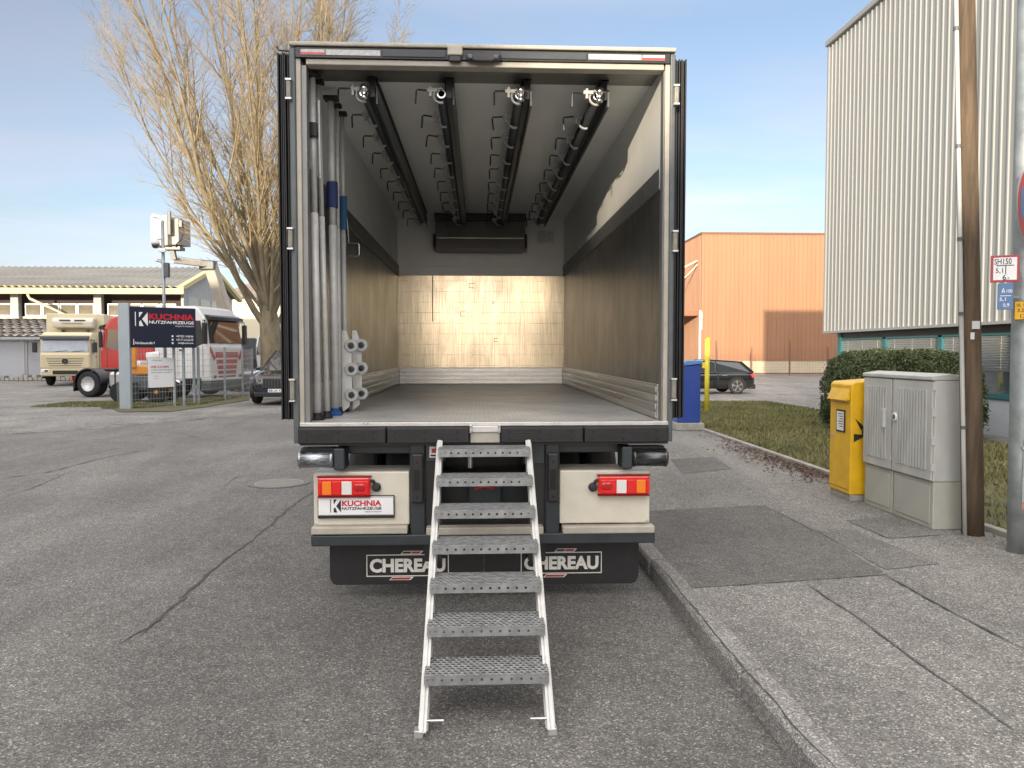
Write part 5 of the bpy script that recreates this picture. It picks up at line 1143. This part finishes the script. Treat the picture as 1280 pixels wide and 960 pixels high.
        for xw in (-hl+.85, hl-.85):
            k = MB(); pts = [(xw+(r+.07)*math.cos(a), s*(hw-.10), .0+r+(r+.07)*math.sin(a)) for a in np.linspace(-.35, PI+.35, 22)]
            k.prism(pts, (0, s*.106, 0)); k.build('wheel_arch', MATS['deep black'], t)
            c = V3(xw, s*(hw-.09), r)
            ty = MB().lathe(c, (0, s, 0), [(-.1, r*.7), (-.1, r*.93), (-.06, r), (.06, r), (.10, r*.94), (.108, r*.72)], 30).build('wheel', M['tyre'], t)
            k = MB().lathe(c, (0, s, 0), [(.098, r*.72), (.112, r*.70), (.112, r*.64), (.07, r*.62)], 30)
            for i in range(5):
                for dd in (-.11, .11):
                    q = i*2*PI/5+dd+.2; k.beam(c+V3(math.cos(q-dd*.6)*r*.12, s*.105, math.sin(q-dd*.6)*r*.12), c+V3(math.cos(q)*r*.66, s*.105, math.sin(q)*r*.66), .035, .02, (0, s, 0))
            k.lathe(c, (0, s, 0), [(.06, r*.18), (.118, r*.15)], 16); k.build('rim', rims or M['rim'], ty)
        # lights
        hz = hood*.72
        MB().prism([(hl-.38, s*(hw*.93), hz+.02), (hl-.06, s*(hw*.50), hz-.04), (hl-.02, s*(hw*.50), hz-.12), (hl-.30, s*(hw*.965), hz-.09)], (.02, s*.02, .0)).build('headlight', M['lamp_w'] if not suv else M['glass'], t, bevel=.01)
        MB().prism([(-hl+.30, s*(hw*.98), belt-.06), (-hl+.03, s*(hw*.74), belt-.08), (-hl+.0, s*(hw*.74), belt-.22), (-hl+.22, s*(hw*1.0), belt-.20)], (-.015, s*.02, 0)).build('tail_light', M['lamp_r'], t, bevel=.01)
    box('grille', M['blackp'], t, hl-.10, hl+.02, -hw*.42, hw*.42, gr+.28, hood*.70, bevel=.02)
    k = MB(); 
    for i in range(9): k.box(hl+.02, hl+.028, -hw*.40+i*hw*.1-.008, -hw*.40+i*hw*.1+.008, gr+.32, hood*.68)
    k.build('grille_bar', M['fr'], t)
    box('bumper', M['blackp'], t, hl-.15, hl+.035, -hw*.7, hw*.7, gr+.02, gr+.16, bevel=.02); box('rear_bumper', M['blackp'], t, -hl-.02, -hl+.2, -hw*.8, hw*.8, gr+.0, gr+.2, bevel=.02)
    if plate:
        p_ = box('number_plate', M['lwhite'], t, hl+.036, hl+.046, -.26, .26, gr+.17, gr+.28); box('euro_band', M['blue'], p_, hl+.0465, hl+.0475, -.26, -.22, gr+.17, gr+.28)
        k = MB(); k.add(*text_geo(plate, .42, .07, (hl+.0465, .02, gr+.225), (0, 1, 0), (0, 0, 1), .001, .02)); k.build('lettering', M['lblack'], p_)
    return t
c = G(918, 492); car('black hatchback parked beyond the lawn in front of the orange warehouse', M['carb'], (c.x-1.30, c.y+.75, -.012), R(183), 4.4, 1.80, 1.44)
car('glossy black sport utility car at the kerb, half hidden by the left truck door', M['carb'], (-6.5, 27.7, 0), R(-94), 4.9, 1.98, 1.80, suv=True, plate='BB LK 41')
car('silver car parked behind the mesh fence left of the tree trunk', M['cars'], (-10.6, 36.5, 0), R(-80), 4.5, 1.8, 1.60)
car('dark blue van standing behind the silver car', M['carn'], (-12.4, 43.5, 0), R(-75), 4.8, 1.9, 2.45, van=True)
car('white van standing right of the tree trunk beside the black car', M['white'], (-10.6, 41, 0), R(-85), 5.2, 2.0, 2.55, van=True)

# ================================================================== LORRIES IN THE YARD  (local: nose at y=0, body towards +y)
def cab(t, paint, W=2.45, zb=.55, zt=3.2, L=2.1, wz0=1.75, wz1=2.55, grille='plain', visor=True, headz=.72, beak=False):
    hw = W/2
    prof = [(0, .0, zb), (0, .0, wz0-.12), (0, .05, wz0), (0, .16, wz1), (0, .21, wz1+.12), (0, .42, zt-.09), (0, .62, zt), (0, L, zt), (0, L, zb)]
    MB().prism([(-hw, y, z) for _, y, z in prof], (W, 0, 0)).build('cab_body', paint, t, bevel=.09)
    ws = MB(); nx = 8; 
    for i in range(nx): pass
    ws.prism([(-hw*.92, .045, wz0+.03), (hw*.92, .045, wz0+.03), (hw*.89, .145, wz1-.02), (-hw*.89, .145, wz1-.02)], (0, -.02, .005)).build('windscreen', M['glass2'] if grille == 'plain' else M['glass'], t, bevel=.01)
    k = MB()
    for x in (-.45, .35): k.beam((x, .015, wz0+.05), (x+.55, .03, wz0+.10), .02, .02)
    k.build('wiper', M['blackp'], t)
    if visor: MB().prism([(-hw*.95, .14, wz1+.01), (-hw*.95, -.06, wz1-.03), (-hw*.95, -.03, wz1+.10), (-hw*.95, .22, wz1+.18)], (W*.95, 0, 0)).build('sun_visor', M['blackp'], t, bevel=.01)
    for s in (-1, 1):
        MB().prism([(s*(hw+.001), .24, wz0+.02), (s*(hw+.001), .34, wz1-.06), (s*(hw+.001), .98, wz1-.06), (s*(hw+.001), .98, wz0-.10), (s*(hw+.001), .5, wz0-.10)], (s*.006, 0, 0)).build('side_window', M['glass'], t)
        k = MB().box(s*(hw+.001), s*(hw+.005), .26, .272, zb+.2, wz1).box(s*(hw+.001), s*(hw+.005), 1.30, 1.312, zb+.2, wz1).build('door_gap', M['lblack'], t)
        box('door_handle', M['blackp'], t, s*(hw+.001), s*(hw+.03), 1.10, 1.24, wz0-.25, wz0-.20, bevel=.005)
        m_ = MB().box(s*(hw+.10), s*(hw+.32), -.02, .12, wz0+.0, wz1-.15).build('mirror', M['blackp'], t, bevel=.04)
        MB().tube([(s*hw, .22, wz1-.05), (s*(hw+.2), .05, wz1-.05), (s*(hw+.2), .05, wz1-.16)], .02, 6).build('mirror_arm', M['blackp'], m_)
        h_ = MB().box(s*hw*.62, s*hw*.95, -.025, .05, headz-.09, headz+.09).build('headlight', M['lamp_w'], t, bevel=.03)
        box('headlight_inner', M['blackp'], h_, s*hw*.68, s*hw*.80, -.032, -.026, headz-.05, headz+.05)
        box('step', M['blackp'], t, s*(hw-.1), s*(hw+.01), .35, 1.1, zb-.12, zb+.14, bevel=.02)
    if grille == 'plain':
        k = MB()
        for i, z in enumerate((wz0-.30, wz0-.42, wz0-.54, wz0-.66)): k.prism([(-hw*.75+.04*i, -.012, z), (hw*.75-.04*i, -.012, z), (hw*.72-.04*i, -.012, z-.035), (-hw*.72+.04*i, -.012, z-.035)], (0, .02, 0))
        k.build('grille', M['fr'], t)
        st = MB(); cz = wz0-.45
        st.lathe((0, -.03, cz), (0, -1, 0), [(0, .14), (.02, .14), (.021, .115), (.005, .11)], 28); st.build('badge_ring', M['blackp'], t)
        k = MB()
        for q in range(3):
            a = PI/2+q*2*PI/3; k.prism([(.11*math.cos(a), -.055, cz+.11*math.sin(a)), (.02*math.cos(a+1.05), -.055, cz+.02*math.sin(a+1.05)), (0, -.055, cz), (.02*math.cos(a-1.05), -.055, cz+.02*math.sin(a-1.05))], (0, .012, 0))
        k.build('badge_star', M['fr'], t)
        box('lower_intake', M['blackp'], t, -hw*.5, hw*.5, -.018, .03, zb+.1, zb+.30, bevel=.02); box('bumper_line', M['fr'], t, -hw*.98, hw*.98, -.004, .02, zb+.42, zb+.44)
        box('number_plate', M['blackp'], t, -.26, .26, -.03, -.019, zb+.14, zb+.25)
    else:
        rp = mat('dull red stripe', (.42, .06, .05), .4)
        z = wz0-.30
        k = MB()
        for i, (w_, h_) in enumerate(((.66, .22), (.60, .16), (.56, .14), (.52, .12))):
            k.box(-hw*w_, hw*w_, -.014, .02, z-h_, z); z -= h_+.07
            if i == 0:
                for s in (-1, 1): k.prism([(s*hw*.66, -.014, z+.07), (s*hw*.95, -.014, z+.50), (s*hw*.95, -.014, z+.28), (s*hw*.75, -.014, z-.05)], (0, .03, 0))
        k.build('grille_stripe', rp, t)
        k = MB(); 
        for i in range(3): k.box(-hw*.5, hw*.5, -.018, .02, z-.06-i*.12, z-.0-i*.12)
        k.build('grille', M['fr'], t)
        box('bumper', M['fr'], t, -hw*.98, hw*.98, -.02, .4, .25, zb+.02, bevel=.05)
        box('bumper_lip', M['white'], t, -hw*.97, hw*.97, -.035, .1, zb+.03, zb+.12, bevel=.02)
        for s in (-1, 1): box('roof_lamp', M['glass'], t, s*hw*.62, s*hw*.88, .40, .52, zt-.42, zt-.24, bevel=.02)
# cream lorry with box and cooling unit
t = thing('cream_truck', (-21.3, 40.2, 0), 'cream refrigerated lorry with a star badge parked facing the street', 'truck', local=True, rz=R(13))
cab(t, mat('yellowish cab paint', (.62, .53, .33), .35, coat=.4), 2.35, .50, 2.78, 1.9, 1.72, 2.42, 'plain', headz=.78)
box('cargo_box', mat('yellowish cream box', (.66, .58, .38), .45), t, -1.42, 1.42, 2.1, 8.5, .9, 3.82, bevel=.04)
cu_ = MB().prism([(-1.0, 2.09, 3.0), (-1.0, 1.50, 3.07), (-1.0, 1.42, 3.38), (-1.0, 1.62, 3.58), (-1.0, 2.09, 3.60)], (2.0, 0, 0)).build('cooling_unit', mat('unit shell', (.66, .63, .54), .4), t, bevel=.08)
for x in (-.62, .10): box('air_slot', M['lblack'], cu_, x, x+.52, 1.40, 1.50, 3.42, 3.47, bevel=.01)
box('air_slot', M['lblack'], cu_, -.5, .5, 1.395, 1.42, 3.26, 3.28)
box('unit_bracket', M['fr'], t, -.6, -.54, 1.7, 2.08, 2.7, 2.94); box('unit_bracket', M['fr'], t, .6, .66, 1.7, 2.08, 2.7, 2.94)
for s in (-1, 1):
    truck_wheel(t, (s*1.0, 1.15, .46), (s, 0, 0), .46, .28, .27); truck_wheel(t, (s*1.0, 6.3, .46), (s, 0, 0), .46, .5, .27, front=False)
box('chassis', M['blackp'], t, -.5, .5, .6, 8.3, .5, .85)
# white tractor unit, nose to the right
t = thing('white_tractor_unit', (-9.9, 30.45, 0), 'white tractor unit with dull red grille stripes behind the mesh fence', 'truck', local=True, rz=R(78))
cab(t, M['white'], 2.5, .62, 3.50, 2.3, 2.05, 3.0, 'bars', headz=.80)
for s in (-1, 1):
    truck_wheel(t, (s*1.08, 1.40, .5), (s, 0, 0), .5, .3, .29); truck_wheel(t, (s*1.0, 5.15, .5), (s, 0, 0), .5, .55, .29, front=False, rimm=M['aluw'])
    k = MB(); pts = [(s*.72, 5.15+.62*math.cos(a), .5+.62*math.sin(a)) for a in np.linspace(-.25, PI*.98, 20)]
    pin = [(s*.72, 5.15+.57*math.cos(a), .5+.57*math.sin(a)) for a in np.linspace(PI*.98, -.25, 20)]
    k.prism(pts+pin, (s*.56, 0, 0)); k.build('mudguard', M['blackp'], t)
    box('mud_flap', M['black'], t, s*.74, s*1.26, 5.78, 5.80, .22, .62); box('tail_lamp', M['lamp_r'], t, s*.9, s*1.25, 5.83, 5.88, .62, .76)
    tk_ = box('fuel_tank', M['alu'], t, s*.72, s*1.22, 2.75, 4.30, .38, .98, bevel=.10)
    for yy in (3.1, 3.55, 4.0): box('tank_strap', M['blackp'], tk_, s*.70, s*1.235, yy-.03, yy+.03, .37, .99, bevel=.01)
box('chassis', M['blackp'], t, -.45, .45, 1.5, 5.9, .62, .90, bevel=.02); box('coupling_plate', M['blackp'], t, -.45, .45, 4.6, 5.6, .98, 1.10, bevel=.05); box('white_box', M['white'], t, -1.1, -.5, 3.0, 3.9, 1.05, 1.42, bevel=.08)
# red lorry cab behind
t = thing('red_truck', (-17.0, 35.4, 0), 'red lorry with an orange beacon standing behind the white tractor unit', 'truck', local=True, rz=R(-72))
cab(t, M['red'], 2.4, .75, 3.35, 2.2, 1.95, 2.8, 'plain', headz=.85)
k = MB(); k.lathe((-.75, .9, 3.35), (0, 0, 1), [(0, .12), (.05, .12), (.06, .09), (.20, .09), (.26, .04)], 18).build('beacon', M['lamp_o'], t)
box('side_fairing', mat('pale tarpaulin', (.45, .46, .44), .7, var=.15, vscale=2), t, -1.30, -1.26, 1.02, 3.6, 1.15, 3.15)
box('chassis', M['blackp'], t, -.45, .45, .5, 6.5, .62, .95); box('load_body', M['fr'], t, -1.2, 1.2, 3.7, 6.5, 1.0, 2.4)
for s in (-1, 1): truck_wheel(t, (s*1.0, 1.3, .5), (s, 0, 0)); truck_wheel(t, (s*1.0, 5.2, .5), (s, 0, 0), front=False)
# boom lift
t = thing('boom_lift', (-12.2, 39, 0), 'cream aerial work platform with its basket raised above the yard', 'aerial platform')
D = 34.5; a = PY(196, 272, D); b = PY(231, 309, D); wc = mat('work basket', (.48, .46, .40), .5)
k = MB().obox(((a.x+b.x)/2-.22, D, (a.z+b.z)/2), (.42, -.15, 0), (.12, .45, 0), (0, 0, (a.z-b.z)/2)); bk = k.build('basket', wc, t, bevel=.03)
k = MB().obox(((a.x+b.x)/2+.38, D+.05, (a.z+b.z)/2-.02), (.22, -.05, 0), (.12, .40, 0), (0, 0, (a.z-b.z)/2-.08)); k.build('basket_side', wc, bk, bevel=.03)
MB().box((a.x+b.x)/2+.10, (a.x+b.x)/2+.24, D-.62, D-.50, b.z+.45, a.z+.18).build('control_box', M['fr'], bk, bevel=.02)
MB().box(b.x-.08, b.x+.10, D-.5, D-.3, a.z-.5, a.z-.15).build('tool_box', M['blackp'], bk, bevel=.03)
k = MB().tube([(b.x-.0, D-.4, a.z-.1), (b.x+.12, D-.4, a.z-.6), (b.x+.02, D-.4, b.z+.3), (b.x-.3, D-.4, b.z-.02)], .03, 6).build('hose', M['black'], bk)
MB().box(a.x+.35, b.x-.1, D-.3, D+.3, b.z-.14, b.z).build('basket_floor', M['blackp'], bk)
j1 = PY(215, 325, D); j2 = PY(263, 331, D+1.5); j3 = PY(296, 432, 38.5); kn = PY(214, 318, D)
MB().beam((j1.x, D, b.z-.05), (j1.x+.1, D, j1.z), .22, .22, (0, 1, 0)).build('basket_mount', M['fr'], t)
MB().beam(j1, j2, .22, .26).build('upper_boom', M['cream'], t, bevel=.03); box('elbow', M['fr'], t, j2.x-.45, j2.x+.25, j2.y-.25, j2.y+.25, j2.z-.25, j2.z+.18, bevel=.05)
MB().beam(j2, j3, .50, .46).build('lower_boom', M['cream'], t, bevel=.04)
box('turret', M['cream'], t, j3.x-.7, j3.x+.7, 38.0, 39.6, 1.0, 2.1, bevel=.1); box('carrier', M['fr'], t, j3.x-1.1, j3.x+1.1, 36.8, 41, .5, 1.0, bevel=.05)
for s in (-1, 1):
    for yy in (37.3, 40.4): truck_wheel(t, (j3.x+s*1.0, yy, .42), (s, 0, 0), .42, .3, .25)
# small orange digger
t = thing('orange_loader', (-12.1, 27.6, 0), 'small orange construction loader seen through the mesh fence', 'loader')
q = PY(179, 471, 27.2)
box('engine_cover', M['orange'], t, q.x-.40, q.x+.45, 27.0, 28.2, .95, 1.28, bevel=.06); box('frame', M['fr'], t, q.x-.6, q.x+.6, 27.0, 28.4, .4, .93, bevel=.04)
MB().beam((q.x-.22, 27.0, 1.2), (q.x-.18, 27.0, 2.3), .13, .16).build('lift_arm', M['orange'], t, bevel=.02); MB().tube([(q.x+.1, 27.3, 1.55), (q.x+.5, 27.4, 1.6)], .18, 16).build('hose_drum', M['white'], t)
for xx, yy in ((q.x+.62, 27.1), (q.x-.62, 27.1), (q.x+.62, 28.3), (q.x-.62, 28.3)):
    w_ = MB().lathe((xx, yy-.1, .36), (0, -1, 0), [(0, .2), (0, .33), (.03, .36), (.2, .36), (.23, .32), (.23, .2)], 24).build('wheel', M['tyre'], t); MB().lathe((xx, yy-.3, .36), (0, -1, 0), [(0, .19), (.03, .18), (.01, .08), (.05, .06)], 20).build('rim', M['orange'], w_)
box('crate', M['fr'], t, q.x-.55, q.x-.05, 26.4, 26.9, .02, .7)

# ================================================================== SIGN, FENCE, MAST
p0 = G(151, 511); p1 = G(164.5, 511)
sg = thing('company_sign', (p0.x, p0.y, 0), 'dark navy company sign on a broad grey steel post at the yard entrance', 'sign')
D = p0.y; zt_ = PY(158, 379, D).z; steel = mat('grey steel slab', (.40, .45, .48), .45, .3, var=.06)
box('post', steel, sg, p0.x, p1.x, D-.08, D+.08, 0, zt_, bevel=.01)
A = PY(162, 383, D); Bt = PY(244, 387.5, D+1.15); Bb = PY(245, 432.5, D+1.15); Ab = PY(163, 434.5, D)
xd = Vector((Bt.x-A.x, Bt.y-A.y, 0)); W_ = xd.length; xd.normalize(); nd = Vector((xd.y, -xd.x, 0)); zc = (A.z+Ab.z)/2; hh = A.z-Ab.z
cen = Vector(((A.x+Bt.x)/2, (A.y+Bt.y)/2, zc))
pn = MB().obox(cen, xd*W_/2, nd*.03, V3(0, 0, hh/2)).build('panel', M['navy'], sg, bevel=.006)
fc = cen+nd*.031
logo(pn, fc+xd*W_*.02+V3(0, 0, hh*.20), xd, (0, 0, 1), W_*.90, hh*.34, M['lred'], M['lwhite'], M['lwhite'], .004)
def sgt(body, w_, h_, u, v, m=M['lwhite']):
    k = MB(); k.add(*text_geo(body, w_, h_, fc+xd*u*W_+V3(0, 0, v*hh), xd, (0, 0, 1), .004, .015)); k.build('lettering', m, pn)
sgt('+49 7031 14 68 66', W_*.27, hh*.055, .32, -.21); sgt('+49 171 612 66 75', W_*.27, hh*.055, .32, -.30); sgt('info@kuchnia.de', W_*.24, hh*.055, .335, -.385); sgt('Fabrikbaustraße 9', W_*.29, hh*.06, -.29, -.385)
k = MB(); k.obox(fc-xd*W_*.455+V3(0, 0, -hh*.36)+nd*.004, xd*.01, nd*.001, V3(0, 0, hh*.07))
for v in (-.21, -.30, -.385): k.obox(fc+xd*W_*.13+V3(0, 0, hh*v)+nd*.004, xd*.025, nd*.001, V3(0, 0, hh*.022))
k.build('icon', M['lwhite'], pn)
MB().tube([(Bt.x-.4, Bt.y, 0), (Bt.x-.4, Bt.y, A.z-.1)], .05, 10).build('back_post', M['gal'], sg)
# fence
fpts = [G(166, 511), G(249, 505.5), G(282, 500), G(304, 495.5), G(316, 491)]
ft = 1.86
fn = thing('mesh_fence', fpts[1], 'galvanised double wire mesh fence with square posts beside the company sign', 'fence')
for i, (a, b) in enumerate(zip(fpts[:-1], fpts[1:])):
    k = MB(); d = (b-a); L_ = d.length; d.normalize(); n = int(L_/.10)
    for j in range(n+1): p = a+d*(L_*j/n); k.tube([p+V3(0, 0, .05), p+V3(0, 0, ft)], .0045, 3, False)
    for z in np.arange(.08, ft+.01, .2): k.tube([a+V3(0, 0, z), b+V3(0, 0, z)], .007, 4, False)
    k.build('mesh_panel', M['zinc'], fn)
for p in fpts[1:]+[fpts[0]+(fpts[1]-fpts[0])*.93, fpts[0]+(fpts[1]-fpts[0])*.62]: MB().box(p.x-.04, p.x+.04, p.y-.06, p.y-.01, 0, ft+.06).build('post', M['gal'], fn)
q0 = G(188, 508); dd = (fpts[1]-fpts[0]).normalized(); nn_ = Vector((dd.y, -dd.x, 0))
a = PY(189, 447, 24.7); b = PY(226, 483, 25.3); c = (a+b)/2; c = Vector((c.x, 0, c.z)); tt = (c.x-fpts[0].x)/dd.x; c.y = fpts[0].y+dd.y*tt-.05
po = thing('poster', c, 'white paper job notice with red heading tied to the mesh fence', 'poster')
wq = .94; hq = .94
pb = MB().obox(c, dd*wq/2, nn_*.006, V3(0, 0, hq/2)).build('sheet', M['lwhite'], po)
def pot(body, w_, h_, u, v, m):
    k = MB(); k.add(*text_geo(body, w_, h_, c+dd*u*wq+V3(0, 0, v*hq), dd, (0, 0, 1), .009, .02)); k.build('lettering', m, pb)
pot('WIR SUCHEN', .62, .08, -.08, .19, M['lred']); pot('KFZ-MECHATRONIKER (M/W/D)', .76, .05, 0, .08, mat('grey lettering', (.25, .25, .28), .6)); pot('LKW-FAHRER / LAGERIST', .70, .035, -.02, .0, MATS['grey lettering'])
pot('Nutzfahrzeuge', .36, .04, -.17, .41, MATS['grey lettering']); pot('Bewerbung an', .18, .03, -.20, -.12, MATS['grey lettering']); pot('Verwaltung', .16, .03, -.20, -.20, MATS['grey lettering'])
# mast with cameras
p = G(207.5, 503); mt = thing('camera_mast', (p.x, p.y, 0), 'slim grey mast with surveillance cameras rising behind the company sign', 'camera mast')
D = p.y; tz = PY(207, 276, D).z
MB().tube([(p.x, D, 0), (p.x, D, tz)], .055, 12).build('pole', M['gal'], mt, smooth='x')
for px, py, s in ((195, 270, 1), (199, 325, 1)):
    q = PY(px, py, D); MB().beam((q.x-.08, D-.1, q.z), (q.x+.12, D+.12, q.z-.04), .12, .12).build('camera', M['lwhite'], mt, bevel=.02); MB().beam((q.x+.05, D, q.z-.1), (p.x, D, q.z-.14), .03, .03).build('bracket', M['gal'], mt)
q = PY(196, 306, D); dm = MB().lathe((q.x, D-.1, q.z), (0, 0, 1), [(-.14, .02), (-.12, .09), (-.04, .13), (.0, .13)], 18).build('dome_camera', M['glass'], mt, smooth=True); MB().lathe((q.x, D-.1, q.z+.002), (0, 0, 1), [(0, .14), (.10, .13), (.18, .05)], 18).build('dome_housing', M['lwhite'], mt, smooth=True); MB().beam((q.x, D-.1, q.z+.16), (p.x, D, q.z+.2), .04, .04).build('bracket', M['gal'], mt)
q = PY(212, 314, D); box('junction_box', M['lwhite'], mt, p.x-.12, p.x+.14, D-.16, D-.06, q.z-.05, q.z+.08, bevel=.02); box('junction_box', M['fr'], mt, p.x+.03, p.x+.2, D-.1, D+.08, q.z-.9, q.z-.4, bevel=.02)

# ================================================================== BARE TREE
def bare_tree():
    rr = np.random.default_rng(11)
    base = G(326, 494); base = Vector((-8.35, 31.0, 0)); s0 = 31.0/950
    t = thing('bare_tree', base, 'big leafless tree with golden upright branches behind the black car', 'tree')
    def frames(pts):
        pts = np.array(pts); tg = np.gradient(pts, axis=0); tg /= np.linalg.norm(tg, axis=1)[:, None]
        up = np.array([0, 0, 1.]) if abs(tg[0][2]) < .9 else np.array([1., 0, 0])
        a = np.cross(tg, up); a /= np.linalg.norm(a, axis=1)[:, None]+1e-9; b = np.cross(tg, a); return pts, a, b
    def tube(V, Fc, pts, rs, n):
        pts, a, b = frames(pts); m = len(pts); ang = 2*np.pi*np.arange(n)/n; ca = np.cos(ang)[None, :, None]; sa = np.sin(ang)[None, :, None]
        ring = pts[:, None, :]+(a[:, None, :]*ca+b[:, None, :]*sa)*np.array(rs)[:, None, None]
        o = sum(len(v) for v in V) if False else tube.c
        V.append(ring.reshape(-1, 3)); tube.c += m*n
        i = np.arange(m-1)[:, None]; j = np.arange(n)[None, :]; j2 = (j+1) % n
        Fc.append(np.stack([o+i*n+j, o+i*n+j2, o+(i+1)*n+j2, o+(i+1)*n+j], -1).reshape(-1, 4))
    def emit(V, Fc, name, m):
        v = np.concatenate(V); f = np.concatenate(Fc); c = (v.min(0)+v.max(0))/2
        me = bpy.data.meshes.new(name); me.vertices.add(len(v)); me.vertices.foreach_set('co', (v-c).ravel()); me.loops.add(f.size); me.loops.foreach_set('vertex_index', f.ravel().astype(np.int32))
        me.polygons.add(len(f)); me.polygons.foreach_set('loop_start', np.arange(0, f.size, 4, dtype=np.int32)); me.polygons.foreach_set('loop_total', np.full(len(f), 4, dtype=np.int32)); me.polygons.foreach_set('use_smooth', [True]*len(f))
        me.update(); me.materials.append(m); o = bpy.data.objects.new(name, me); COL.objects.link(o); o.parent = t; o.location = Vector(c)-ORG[t.name]; return o
    V = []; Fc = []; tube.c = 0
    B = np.array(base)
    # trunk
    tp = [B+np.array([0, 0, z])+np.array([.04*math.sin(z*1.3), 0, 0]) for z in (-.1, .3, .9, 1.8, 2.9, 3.9)]
    tube(V, Fc, tp, [.64, .50, .44, .42, .39, .18], 18)
    fork = B+np.array([0, 0, 3.4])
    def bend(p, d, L_, m, curl, wob):
        d = d/np.linalg.norm(d); pts = [p.copy()]; 
        for i in range(m):
            d = d+np.array([0, 0, 1])*curl/m+rr.normal(0, wob, 3); d /= np.linalg.norm(d); pts.append(pts[-1]+d*L_/m)
        return pts
    limbs = []; rr2 = np.random.default_rng(3)
    for q in range(25):
        az_ = q*2.39996+rr.uniform(-.2, .2); sp_ = .08+.80*math.sqrt((q+.5)/25)
        limbs.append((sp_*math.cos(az_)*(.55 if math.cos(az_) > 0 else 1.05), sp_*.75*math.sin(az_), 1.25-.22*sp_, rr.uniform(14.0, 16.5)-3.8*sp_, rr.uniform(.085, .15)-.03*sp_))
    TV = []; TF = []; W1 = []
    for (dx, dy, dz, L_, r0) in limbs:
        st = fork+np.array([dx*.26, dy*.26, rr.uniform(-1.0, .5)])
        pts = bend(st, np.array([dx, dy, dz]), L_, 14, .30, .04); rs = [r0*(1-.93*(i/14))**.9+.008 for i in range(15)]
        tube(V, Fc, pts, rs, 10); W1.append((pts, rs))
    W2 = []
    for pts, rs in W1:
        n2 = 13
        for j in range(n2):
            f = .10+.86*(j+rr.uniform(0, .8))/n2; i = min(13, int(f*14)); p = pts[i]+(pts[i+1]-pts[i])*(f*14-i); ax = pts[i+1]-pts[i]; ax /= np.linalg.norm(ax)
            sd3 = rr.normal(size=3); sd3 -= ax*sd3.dot(ax); sd3 /= np.linalg.norm(sd3); sd3[2] = abs(sd3[2])*.3
            L2 = rr.uniform(2.6, 5.2)*(1-.45*f); r2 = max(.012, min(rs[i]*.5, .040+.02*rr.random()))
            q = bend(p, ax*1.05+sd3*rr.uniform(.28, .70), L2, 8, .22, .05); r_ = [r2*(1-.85*k_/8)+.003 for k_ in range(9)]
            tube(TV, TF, q, r_, 5) if False else W2.append((q, r_))
    tube_c_trunk = tube.c
    emit(V, Fc, 'trunk', M['bark'])
    tube.c = 0
    W3 = []
    for q, r_ in W2:
        tube(TV, TF, q, r_, 5)
        for j in range(11):
            f = .12+.86*(j+rr.uniform(0, .9))/11; i = min(7, int(f*8)); p = q[i]+(q[i+1]-q[i])*(f*8-i); ax = q[i+1]-q[i]; ax /= np.linalg.norm(ax)
            sd3 = rr.normal(size=3); sd3 -= ax*sd3.dot(ax); sd3 /= np.linalg.norm(sd3)
            L3 = rr.uniform(.8, 2.0)*(1-.4*f); z = bend(p, ax+sd3*rr.uniform(.4, 1.0), L3, 5, .12, .08); r3 = [max(.0055, min(.014, r_[i]*.6))*(1-.7*k_/5)+.0018 for k_ in range(6)]
            tube(TV, TF, z, r3, 3); W3.append(z)
    for z in W3:
        for j in range(5):
            i = rr.integers(1, 5); p = z[i]; ax = z[i]-z[i-1]; ax /= np.linalg.norm(ax); sd3 = rr.normal(size=3); sd3 -= ax*sd3.dot(ax); sd3 /= np.linalg.norm(sd3)
            tube(TV, TF, bend(p, ax+sd3*rr.uniform(.5, 1.0), rr.uniform(.25, .8), 3, .2, .1), [.0045, .004, .0032, .002], 3)
    emit(TV, TF, 'crown', M['twig'])
bare_tree()
